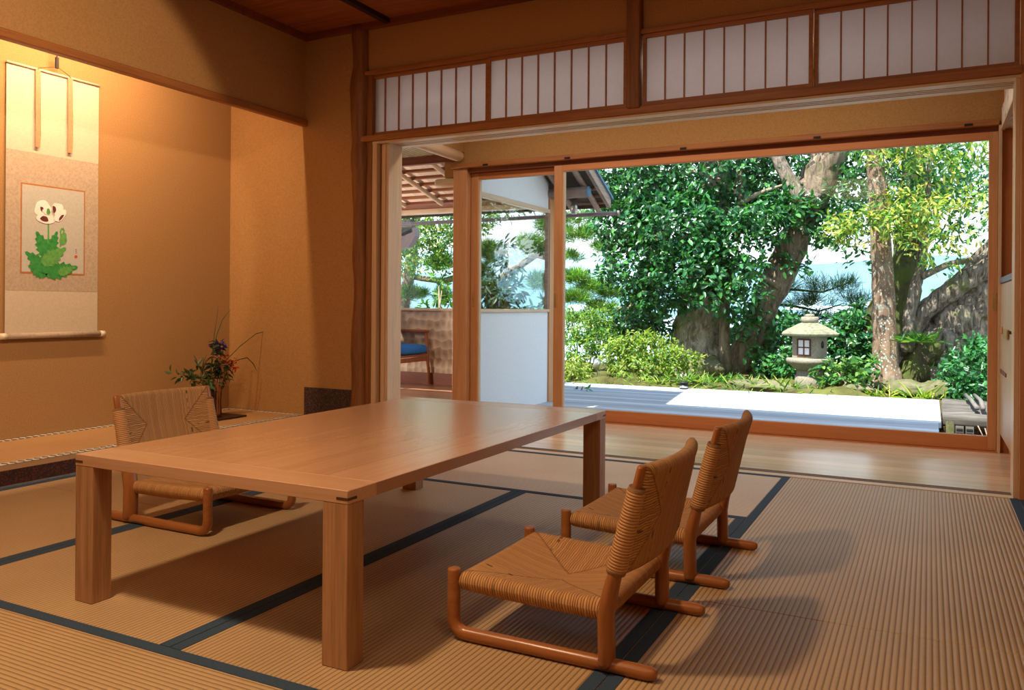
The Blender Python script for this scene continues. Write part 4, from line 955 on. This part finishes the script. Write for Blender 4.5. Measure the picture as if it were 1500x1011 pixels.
T = empty('leaning_tree', px(1075, 552, 11.4), 'ivy clad tree leaning right across the middle of the garden view', 'tree')
trunk_of('trunk', T, [(1070, 556), (1085, 530), (1102, 490), (1122, 445), (1142, 400), (1160, 360), (1176, 318), (1192, 280), (1212, 238), (1240, 170)], 11.4, [.26, .21, .19, .19, .20, .20, .18, .24, .22, .18], M['bark2'], 18, .13)
trunk_of('branch', T, [(1194, 300), (1172, 288), (1156, 264), (1142, 238), (1130, 205), (1120, 150)], 11.15, [.15, .12, .095, .085, .08, .06], M['bark4'], 12, .07)
trunk_of('branch', T, [(1142, 420), (1108, 400), (1070, 392)], 11.2, [.05, .03, .012], M['twig'], 8, .05)
blobs_leaves('crown', T, [BL(1150, 308, 11.0, 36, 24, 330), BL(1182, 322, 11.1, 26, 14, 150), BL(1235, 290, 11.5, 34, 40, 420), BL(1118, 330, 11.0, 34, 34, 420), BL(1135, 255, 11.8, 55, 45, 620), BL(1250, 240, 11.8, 38, 42, 420),
    BL(1092, 445, 10.9, 22, 34, 240), BL(1150, 480, 11.0, 24, 24, 200), BL(1100, 490, 10.9, 12, 22, 70), BL(1180, 190, 11.6, 100, 50, 700), BL(1205, 330, 11.4, 22, 30, 180), BL(1160, 400, 11.2, 22, 20, 90)], .095, .056, DARK, M['leaf'], 8, .75, .15)

T = empty('lichen_tree', px(1297, 566, 10.2), 'slender straight tree with lichen speckled trunk, right of the stone lantern', 'tree')
trunk_of('trunk', T, [(1299, 576), (1298, 560), (1297, 535), (1296, 490), (1294, 430), (1291, 380), (1289, 330), (1285, 280), (1282, 225), (1279, 120)], 10.2, [.26, .18, .145, .128, .122, .112, .105, .10, .092, .08], M['bark3'], 20, .05)
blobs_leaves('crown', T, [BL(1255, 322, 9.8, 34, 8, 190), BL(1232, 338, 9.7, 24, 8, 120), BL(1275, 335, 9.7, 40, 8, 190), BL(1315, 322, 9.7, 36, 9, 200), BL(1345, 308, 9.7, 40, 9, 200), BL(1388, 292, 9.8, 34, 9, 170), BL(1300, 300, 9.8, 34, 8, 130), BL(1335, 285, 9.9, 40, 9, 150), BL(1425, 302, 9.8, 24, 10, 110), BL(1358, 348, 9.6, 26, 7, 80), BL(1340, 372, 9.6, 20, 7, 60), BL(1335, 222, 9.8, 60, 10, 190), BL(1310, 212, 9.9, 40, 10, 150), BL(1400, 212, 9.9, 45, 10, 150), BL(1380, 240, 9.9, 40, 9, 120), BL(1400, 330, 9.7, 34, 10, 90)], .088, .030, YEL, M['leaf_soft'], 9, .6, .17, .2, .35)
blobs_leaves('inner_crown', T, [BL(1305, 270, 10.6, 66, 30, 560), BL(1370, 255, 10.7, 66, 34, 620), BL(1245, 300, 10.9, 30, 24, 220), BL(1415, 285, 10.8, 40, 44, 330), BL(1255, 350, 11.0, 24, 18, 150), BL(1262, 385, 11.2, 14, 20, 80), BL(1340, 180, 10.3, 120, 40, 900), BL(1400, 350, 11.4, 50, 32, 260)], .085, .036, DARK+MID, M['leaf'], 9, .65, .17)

T = empty('dark_mossy_tree', px(1318, 560, 11.3), 'dark moss covered trunk standing close behind the lichen speckled tree', 'tree')
trunk_of('trunk', T, [(1316, 566), (1318, 520), (1322, 470), (1327, 410), (1331, 350), (1336, 290), (1342, 190)], 11.3, [.24, .19, .17, .165, .16, .15, .12], M['bark5'], 16, .12)
trunk_of('trunk_foot', T, [(1262, 560), (1268, 520), (1275, 470), (1281, 440)], 11.2, [.15, .12, .09, .05], M['bark5'], 12, .1)
blobs_leaves('crown', T, [BL(1360, 240, 12.0, 90, 60, 800), BL(1330, 300, 12.0, 40, 40, 260), BL(1420, 420, 12.6, 40, 26, 160)], .09, .045, DARK, M['leaf'], 8, .7, .16)

T = empty('young_tree', px(1331, 508, 10.3), 'thin grey forked sapling growing out of the giant trunk base', 'tree')
trunk_of('trunk', T, [(1329, 516), (1331, 480), (1334, 450), (1341, 420), (1350, 392), (1354, 345), (1359, 285), (1362, 220)], 10.3, [.075, .068, .062, .06, .055, .045, .035, .02], M['bark4'], 12, .05)
trunk_of('branch', T, [(1350, 405), (1365, 398), (1392, 386), (1425, 380), (1460, 370)], 10.25, [.045, .038, .032, .03, .025], M['bark4'], 10, .05)
blobs_leaves('crown', T, [BL(1362, 300, 10.2, 30, 26, 160), BL(1340, 330, 10.1, 20, 16, 90), BL(1380, 375, 10.1, 20, 12, 60)], .085, .032, YEL, M['leaf_soft'], 9, .6, .15, .2, .3)

T = empty('giant_leaning_tree', px(1368, 575, 10.7), 'giant gnarled grey trunk leaning out to the right with split bark', 'tree')
trunk_of('trunk', T, [(1372, 590), (1370, 568), (1374, 540), (1385, 508), (1402, 474), (1424, 440), (1452, 404), (1492, 358), (1540, 300)], 10.7, [.62, .47, .38, .34, .31, .29, .27, .25, .22], M['bark4'], 26, .14)
trunk_of('limb', T, [(1322, 522), (1336, 485), (1352, 458), (1376, 438), (1404, 420), (1432, 399), (1466, 366), (1510, 320)], 10.45, [.10, .10, .105, .11, .12, .125, .12, .11], M['bark4'], 16, .1)
trunk_of('root', T, [(1330, 575), (1340, 545), (1352, 520), (1368, 500)], 10.4, [.20, .19, .17, .12], M['bark5'], 16, .15)

# pines
def tuft_blobs(bl, n):
    out = []
    for (c, r, k) in bl:
        for _ in range(k):
            d = Vector(rng.normal(size=3)).normalized()*(random.random()**.5); p = Vector((c.x+d.x*r[0], c.y+d.y*r[1], c.z+d.z*r[2]))
            dr = Vector((d.x*.6+random.gauss(0, .3), d.y*.4+random.gauss(0, .3), .65+random.gauss(0, .25))).normalized(); out.append((p, dr))
    return out
PINE = [(.15, .34, .06), (.24, .44, .09), (.07, .22, .06), (.34, .50, .12)]; PINED = [(.05, .14, .06), (.08, .19, .08), (.04, .11, .07)]
T = empty('pine_tree', px(930, 500, 13.0), 'light green pine with layered needle pads at the left edge of the big glass pane', 'tree')
trunk_of('trunk', T, [(915, 520), (925, 470), (942, 430), (955, 395), (968, 340), (975, 250)], 13.0, [.17, .16, .15, .14, .12, .08], M['bark2'], 14, .1)
trunk_of('branch', T, [(935, 450), (900, 455), (870, 450), (850, 435)], 12.8, [.06, .05, .04, .02], M['bark2'], 8, .08)
needles('needle_pads', T, tuft_blobs([BL(855, 345, 13.0, 36, 12, 46), BL(880, 362, 13.0, 22, 8, 20), BL(842, 408, 12.6, 26, 10, 44), BL(870, 422, 12.7, 30, 9, 44), BL(845, 438, 12.5, 26, 9, 40), BL(895, 432, 12.9, 24, 8, 26), BL(838, 378, 13.2, 16, 8, 14), BL(880, 452, 12.7, 30, 7, 26), BL(850, 322, 13.0, 34, 9, 40), BL(860, 468, 12.6, 30, 7, 30)], 0), .17, PINE, 26, None, .009)
T = empty('pine_tree', px(700, 520, 12.0), 'pine seen through the sunroom side window, its bent branch crossing the pane', 'tree')
trunk_of('trunk', T, [(690, 620), (688, 540), (684, 470), (682, 400), (680, 320)], 12.0, [.16, .15, .13, .12, .08], M['bark2'], 12, .08)
trunk_of('branch', T, [(684, 430), (712, 425), (742, 402), (764, 388), (785, 374), (800, 377), (820, 372)], 11.9, [.07, .065, .06, .055, .05, .04, .03], M['bark2'], 10, .08)
trunk_of('branch', T, [(682, 402), (650, 412), (618, 408), (590, 402), (560, 392)], 11.9, [.06, .05, .05, .045, .03], M['bark2'], 10, .08)
needles('needle_pads', T, tuft_blobs([BL(715, 372, 11.9, 22, 20, 60), BL(780, 362, 11.9, 26, 16, 75), BL(800, 335, 12.2, 16, 16, 35), BL(790, 415, 12.0, 24, 14, 50), BL(705, 400, 12.0, 22, 14, 40), BL(600, 432, 11.8, 34, 10, 90), BL(645, 385, 11.8, 26, 14, 60), BL(580, 452, 12.2, 26, 6, 40), BL(650, 436, 12.2, 16, 16, 30)], 0), .16, PINE+PINED, 24, None, .008)
T = empty('pine_branch_tree', px(1150, 520, 13.4), 'sparse pine whose thin dark twigs hang in the gap above the stone lantern', 'tree')
trunk_of('trunk', T, [(1128, 560), (1130, 500), (1126, 450), (1120, 400)], 13.4, [.10, .09, .08, .06], M['bark2'], 10, .08)
for path in ([(1124, 445), (1160, 448), (1200, 456), (1232, 446)], [(1122, 432), (1160, 424), (1205, 428), (1250, 412)], [(1126, 470), (1165, 462), (1195, 470), (1212, 462)]):
    trunk_of('branch', T, path, 13.3, [.03, .02, .014, .008], M['bark5'], 6, .05)
needles('needle_pads', T, tuft_blobs([BL(1185, 445, 13.3, 45, 9, 34), BL(1220, 422, 13.3, 40, 12, 34), BL(1150, 425, 13.3, 26, 8, 20), BL(1200, 468, 13.3, 34, 6, 20), BL(1255, 445, 13.3, 20, 14, 20)], 0), .20, PINED, 22)
T = empty('broadleaf_tree', px(600, 560, 11.5), 'small leaved tree filling the sunroom back window above the blue armchair', 'tree')
trunk_of('trunk', T, [(575, 640), (580, 520), (592, 440), (604, 380), (610, 320), (620, 220)], 11.8, [.13, .12, .11, .10, .08, .05], M['bark2'], 10, .08)
blobs_leaves('crown', T, [BL(585, 355, 11.0, 36, 22, 900), BL(640, 350, 11.2, 40, 24, 1000), BL(600, 385, 10.8, 30, 12, 350), BL(655, 395, 11.3, 20, 18, 300), BL(700, 315, 11.8, 40, 24, 600), BL(580, 320, 11.3, 60, 22, 900), BL(660, 310, 11.5, 60, 22, 700), BL(750, 295, 12.0, 40, 16, 300)], .075, .034, MID+YEL[:2]+DARK[:2], M['leaf_soft'], 9, .6, .15)

# shrubs
def shrub(name, label, Y, base, blobs, L_, W_, cols, mat='leaf_soft', per=8, up=.8, twig=.1, cat='shrub', stems=5, group=None, droop=.12):
    e = empty(name, px(base[0], base[1], Y), label, cat, group); b = px(base[0], base[1], Y)
    st = MB()
    for k in range(stems):
        c = blobs[k % len(blobs)]; tgt = c[0]+Vector((random.uniform(-.5, .5)*c[1][0], random.uniform(-.3, .3)*c[1][1], random.uniform(-.2, .4)*c[1][2])); bb = Vector((b.x+(tgt.x-b.x)*.35+random.uniform(-.05, .05), b.y+random.uniform(-.05, .05), b.z-.08))
        st.tube([bb, bb.lerp(tgt, .5)+Vector((random.uniform(-.04, .04), 0, .04)), tgt], [.014, .010, .005], 6)
    st.build('stems', M['twig'], e)
    blobs_leaves('leaves', e, blobs, L_, W_, cols, M[mat], per, up, twig, .2, droop); return e
SG = 'garden shrubs'
shrub('azalea_bush', 'yellow green azalea bush at the foot of the big mossy trunk', 10.3, (945, 556), [BL(940, 512, 10.2, 52, 24, 1500), BL(985, 530, 10.1, 42, 18, 900), BL(905, 520, 10.1, 30, 18, 600), BL(940, 545, 9.9, 60, 9, 420)], .062, .027, AZ, group=SG)
shrub('azalea_bush', 'tall light green bush beside the left edge of the big pane, under the pine', 11.0, (850, 548), [BL(848, 478, 10.9, 34, 26, 1000), BL(880, 470, 11.2, 28, 18, 600), BL(850, 510, 10.6, 30, 24, 700), BL(880, 500, 10.8, 24, 18, 450)], .065, .025, AZ+MID, group=SG)
shrub('azalea_bush', 'low yellow bush by the deck at the very left of the big pane', 9.75, (842, 560), [BL(842, 540, 9.7, 22, 16, 500)], .06, .022, AZ[:3], group=SG)
shrub('dark_bush', 'dark leaved bush between the yellow azalea and the mossy trunk', 11.6, (925, 540), [BL(925, 475, 11.5, 48, 28, 1000), BL(960, 490, 11.8, 26, 20, 400), BL(890, 490, 11.6, 26, 18, 300)], .085, .045, DARK+MID[:1], 'leaf', group=SG)
shrub('camellia_bush', 'dark glossy bush filling the space between leaning trunk and stone lantern', 11.2, (1125, 562), [BL(1128, 530, 11.1, 26, 26, 480), BL(1148, 500, 11.6, 30, 40, 600), BL(1165, 535, 10.7, 26, 24, 420), BL(1160, 470, 11.9, 26, 14, 160), BL(1095, 490, 12.2, 24, 40, 300)], .088, .05, DARK+MID[:1], 'leaf', group=SG)
shrub('camellia_bush', 'dark glossy bush directly right of and behind the stone lantern', 11.2, (1240, 556), [BL(1238, 490, 11.1, 36, 28, 900), BL(1262, 470, 11.3, 22, 20, 420), BL(1225, 525, 10.9, 28, 26, 560), BL(1255, 520, 11.0, 24, 24, 420)], .088, .048, DARK, 'leaf', group=SG)
shrub('camellia_bush', 'bright green broad leaved plant in front of the lichen trunk, right of the lantern base', 9.75, (1240, 570), [BL(1228, 545, 9.7, 30, 10, 190), BL(1265, 540, 9.7, 26, 12, 170), BL(1245, 560, 9.65, 34, 8, 130)], .085, .045, MID, 'leaf', 7, .9, group=SG)
shrub('camellia_bush', 'fresh green bush in the bottom right corner of the pane, under the giant trunk', 9.75, (1425, 588), [BL(1425, 545, 9.8, 34, 30, 900), BL(1408, 568, 9.6, 26, 14, 380), BL(1440, 515, 10.0, 26, 20, 380), BL(1446, 570, 9.6, 30, 20, 380)], .078, .034, [(.04, .20, .06), (.07, .26, .08), (.03, .14, .06)], 'leaf', group=SG)
shrub('far_hedge', 'low dark hedge on the garden rim behind the lantern and trunks', 12.6, (1190, 540), [BL(1180, 505, 12.6, 110, 30, 900), BL(1060, 505, 12.8, 90, 32, 700), BL(1340, 490, 12.6, 60, 30, 400), BL(1430, 500, 12.4, 40, 18, 200)], .09, .05, DARK, 'leaf', group=SG)
shrub('window_plant', 'leafy young tree close outside the sunroom corner, dark against the bright lake', 8.35, (740, 560), [BL(738, 432, 8.4, 34, 22, 300), BL(722, 425, 8.3, 26, 22, 200), BL(742, 388, 8.35, 20, 18, 60), BL(742, 358, 8.35, 13, 10, 26), BL(790, 448, 8.5, 22, 9, 60), BL(715, 460, 8.3, 30, 24, 160), BL(760, 465, 8.3, 30, 20, 160)], .13, .04, [(.03, .075, .03), (.05, .12, .04), (.025, .06, .05)], 'leaf', 7, .5, .06, stems=6, group=SG, droop=.35)
shrub('window_plant', 'thin leafy sprigs outside the sunroom back window right of the armchair', 8.2, (640, 500), [BL(645, 430, 8.3, 14, 18, 40), BL(640, 412, 8.3, 8, 12, 16), BL(660, 445, 8.2, 10, 8, 30), BL(625, 448, 8.2, 18, 4, 26)], .10, .035, [(.14, .30, .05), (.08, .2, .05)], 'leaf_soft', 6, .5, .05, stems=5, group=SG, droop=.3)
shrub('sapling', 'tiny dark seedling poking up between the deck boards at the left', 8.3, (850, 578), [BL(845, 576, 8.25, 12, 2.5, 34), BL(856, 568, 8.2, 8, 6, 14)], .07, .03, DARK, 'leaf', 5, .8, .03, stems=3, group=SG)
# ferns and strappy tufts
def fern(label, u, v, Y, n, L_, cols, spread=.3, name='fern'):
    b = px(u, v, Y); e = empty(name, b, label, 'fern', 'ferns and tufts'); P_, D_, C_ = [], [], []
    for k in range(n):
        a_ = random.uniform(0, 2*PI); el = random.uniform(.2, 1.1); d = Vector((math.cos(a_)*math.cos(el), math.sin(a_)*math.cos(el), math.sin(el)))
        P_.append(list(b+Vector((random.gauss(0, spread), random.gauss(0, spread*.5), 0))-Vector((0, 0, .03)))); D_.append(list(d))
    P_, D_ = np.array(P_), np.array(D_); m = len(P_)
    leaf_obj('fronds', e, P_, D_, np.tile([0, 0, 1.], (m, 1))+rng.normal(size=(m, 3))*.2, L_*rng.uniform(.6, 1.2, m), L_*.10, pick(cols, m), M['leaf_soft'], .1, .25)
fern('green fern growing from the fork of the giant trunk', 1345, 497, 10.1, 70, .22, MID, .10)
fern('pale strappy tuft at the foot of the giant trunk beside the deck', 1345, 580, 9.45, 46, .20, AZ, .14)
fern('yellowish tuft at the foot of the lichen speckled trunk', 1278, 576, 9.5, 40, .16, AZ+YEL, .12)
fern('bright grassy tuft left of the lantern base', 1150, 567, 9.6, 46, .20, AZ, .16)
fern('light green ground cover behind the small black deck lamp', 1030, 556, 9.75, 150, .16, AZ+MID, .30)
fern('ground cover in front of the leaning trunk foot', 1075, 558, 9.7, 90, .16, AZ+MID, .22)
fern('sparse tuft right under the yellow azalea', 950, 556, 9.5, 60, .13, AZ, .30)
fern('thin grassy strip along the deck edge between deck lamp and lantern', 1100, 571, 9.35, 80, .12, AZ+MID, .45)
fern('low green strip along the deck edge at the left end', 880, 560, 9.35, 80, .12, AZ+MID, .4)
fern('small tuft at the very foot of the lantern', 1205, 572, 9.7, 30, .13, AZ, .14)
# rocks
def rock(label, u, v, Y, sx, sy, sz):
    c = px(u, v, Y); mb = MB(); n = 12; vs = []; fs = []; sd = random.random()*9
    for j in range(n+1):
        th = PI*j/n-PI/2
        for i in range(2*n):
            ph = PI*i/n; r = 1+.13*math.sin(3*ph+sd)+.1*math.sin(5*th+2*ph+sd)+.05*math.sin(9*ph+7*th)
            vs.append((c.x+sx*r*math.cos(th)*math.cos(ph), c.y+sy*r*math.cos(th)*math.sin(ph), c.z+sz*r*math.sin(th)))
    for j in range(n):
        for i in range(2*n): k = (i+1) % (2*n); fs.append((j*2*n+i, j*2*n+k, (j+1)*2*n+k, (j+1)*2*n+i))
    mb.add(vs, fs, None, True); tag(mb.build('rock', M['rock'], None, c), label, 'rock', 'mossy garden rocks')
rock('mossy boulder leaning on the foot of the big mossy trunk', 1032, 540, 10.9, .24, .2, .17)
rock('low flat mossy rock along the deck left of the lantern', 1110, 568, 9.7, .40, .18, .09)
rock('mossy stone heap under the lichen speckled trunk', 1322, 570, 9.9, .30, .2, .09)
rock('mossy stone at the right foot of the giant trunk', 1385, 575, 9.8, .28, .2, .13)
rock('small mossy stone right of the lantern base', 1255, 572, 9.6, .18, .14, .07)

# ---- lake and hills far away
struct('lake', B(-3000, 3000, 60, 2600, -16.2, -16), M['water'])
def ridge(name, R0, seed, lo, hi, mat):
    mb = MB(); n = 160; vs = []
    for k in range(n+1):
        a_ = math.radians(-75+130*k/n); h = lo+(hi-lo)*(.5+.28*math.sin(a_*5+seed)+.16*math.sin(a_*13+seed*2)+.08*math.sin(a_*31+seed))
        for r, z in ((R0, -16.1), (R0+120, h*.55), (R0+260, h), (R0+600, -16.1)): vs.append((r*math.sin(a_), r*math.cos(a_), z))
    mb.add(vs, [(k*4+j, k*4+j+1, (k+1)*4+j+1, (k+1)*4+j) for k in range(n) for j in range(3)], None, True); struct(name, mb, mat)
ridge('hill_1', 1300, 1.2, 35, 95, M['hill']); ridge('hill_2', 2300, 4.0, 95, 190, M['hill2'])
hm = None; hs_ = []
for k in range(34):
    u = random.choice([random.uniform(1150, 1285), random.uniform(1150, 1285), random.uniform(570, 670), random.uniform(690, 900)]); d = 1130+k*7
    p = px(u, random.uniform(443, 462), d)
    if any((p-q).length < 40 for q in hs_): continue
    hs_.append(p)
    if hm is None:
        w = 14; hm = MB().box(-w, w, -6, 6, 0, 7).prism([(-w-1, -7, 7), (-w-1, 7, 7), (-w-1, 0, 10)], (2*w+2, 0, 0)).build('distant_house', M['far_house']); o = hm
        tag(o, 'tiny pale house among others on the far lake shore', 'house', 'houses on the far shore')
    else: o = hm.copy(); COL.objects.link(o)
    o.location = p; o.rotation_euler = (0, 0, random.uniform(-.6, .9)); s_ = random.uniform(.6, 1.5); o.scale = (s_, s_, s_*.8)
# ================================================================== LIGHT
w = bpy.data.worlds.new('sky'); scene.world = w; w.use_nodes = True; nt = w.node_tree; nt.nodes.clear()
wo = nt.nodes.new('ShaderNodeOutputWorld'); bg = nt.nodes.new('ShaderNodeBackground'); tc = nt.nodes.new('ShaderNodeTexCoord'); sp = nt.nodes.new('ShaderNodeSeparateXYZ')
nt.links.new(tc.outputs['Generated'], sp.inputs[0])
nt.links.new(ramp(nt, sp.outputs[2], [(0, (.88, .95, 1.0)), (.10, (.86, .94, 1.0)), (.30, (.68, .83, 1.0)), (1, (.48, .66, .95))]), bg.inputs[0]); bg.inputs[1].default_value = 1.75
nt.links.new(bg.outputs[0], wo.inputs[0])
def lamp(name, kind, loc, power, col, target=None, **kw):
    l = bpy.data.lights.new(name, kind); l.energy = power; l.color = col
    for k, v in kw.items(): setattr(l, k, v)
    o = bpy.data.objects.new(name, l); COL.objects.link(o); o.location = loc
    if target is not None: o.rotation_euler = (Vector(target)-Vector(loc)).to_track_quat('-Z', 'Y').to_euler()
    return o
lamp('sun', 'SUN', (0, 0, 20), 10.5, (1, .94, .84), (.2*20, .58*20, 0), angle=.009)
WARM = (1, .70, .44)
lamp('alcove_lamp', 'AREA', (-3.652, 2.72, 2.40), 28, (1, .67, .38), (-4.20, 2.72, 1.75), shape='RECTANGLE', size=1.0, size_y=.035)
lamp('downlight', 'AREA', (-1.75, .9, 2.50), 42, WARM, (-1.75, .9, 0), shape='DISK', size=.22)
lamp('downlight', 'AREA', (.3, .6, 2.50), 8, WARM, (.1, .8, 0), shape='DISK', size=.3)
lamp('wall_spot', 'SPOT', (-1.5, 1.0, 2.48), 140, WARM, (-3.6, 2.1, 1.75), spot_size=math.radians(46), spot_blend=.16, shadow_soft_size=.04)
lamp('room_lamp', 'AREA', (-.9, -.6, 2.45), 9, WARM, (-.9, .6, 0), shape='DISK', size=.9)
lamp('corridor_fill', 'AREA', (-1.5, 4.72, 2.28), 14, (1, .84, .66), (-1.5, 4.72, 0), shape='RECTANGLE', size=3.0, size_y=.15)  # unseen fill light added to brighten the corridor
lamp('sunroom_fill', 'AREA', (-5.5, 6.0, .30), 34, (1, .86, .76), (-4.3, 6.1, 1.9), shape='DISK', size=.3)  # upward fill added out of view to brighten sunroom ceiling and wainscot
lamp('sunroom_fill', 'AREA', (-5.72, 4.7, 1.93), 9, (1, .88, .78), (-4.6, 6.6, .3), shape='DISK', size=.08)  # second fill added for the dark sunroom, hidden from view
scene.view_settings.view_transform = 'Standard'; scene.view_settings.look = 'None'; scene.view_settings.exposure = .32
cy = scene.cycles
cy.max_bounces = 8; cy.diffuse_bounces = 4; cy.glossy_bounces = 4; cy.transmission_bounces = 4; cy.transparent_max_bounces = 12
cy.caustics_reflective = False; cy.caustics_refractive = False; cy.sample_clamp_indirect = 4.0; cy.use_denoising = True
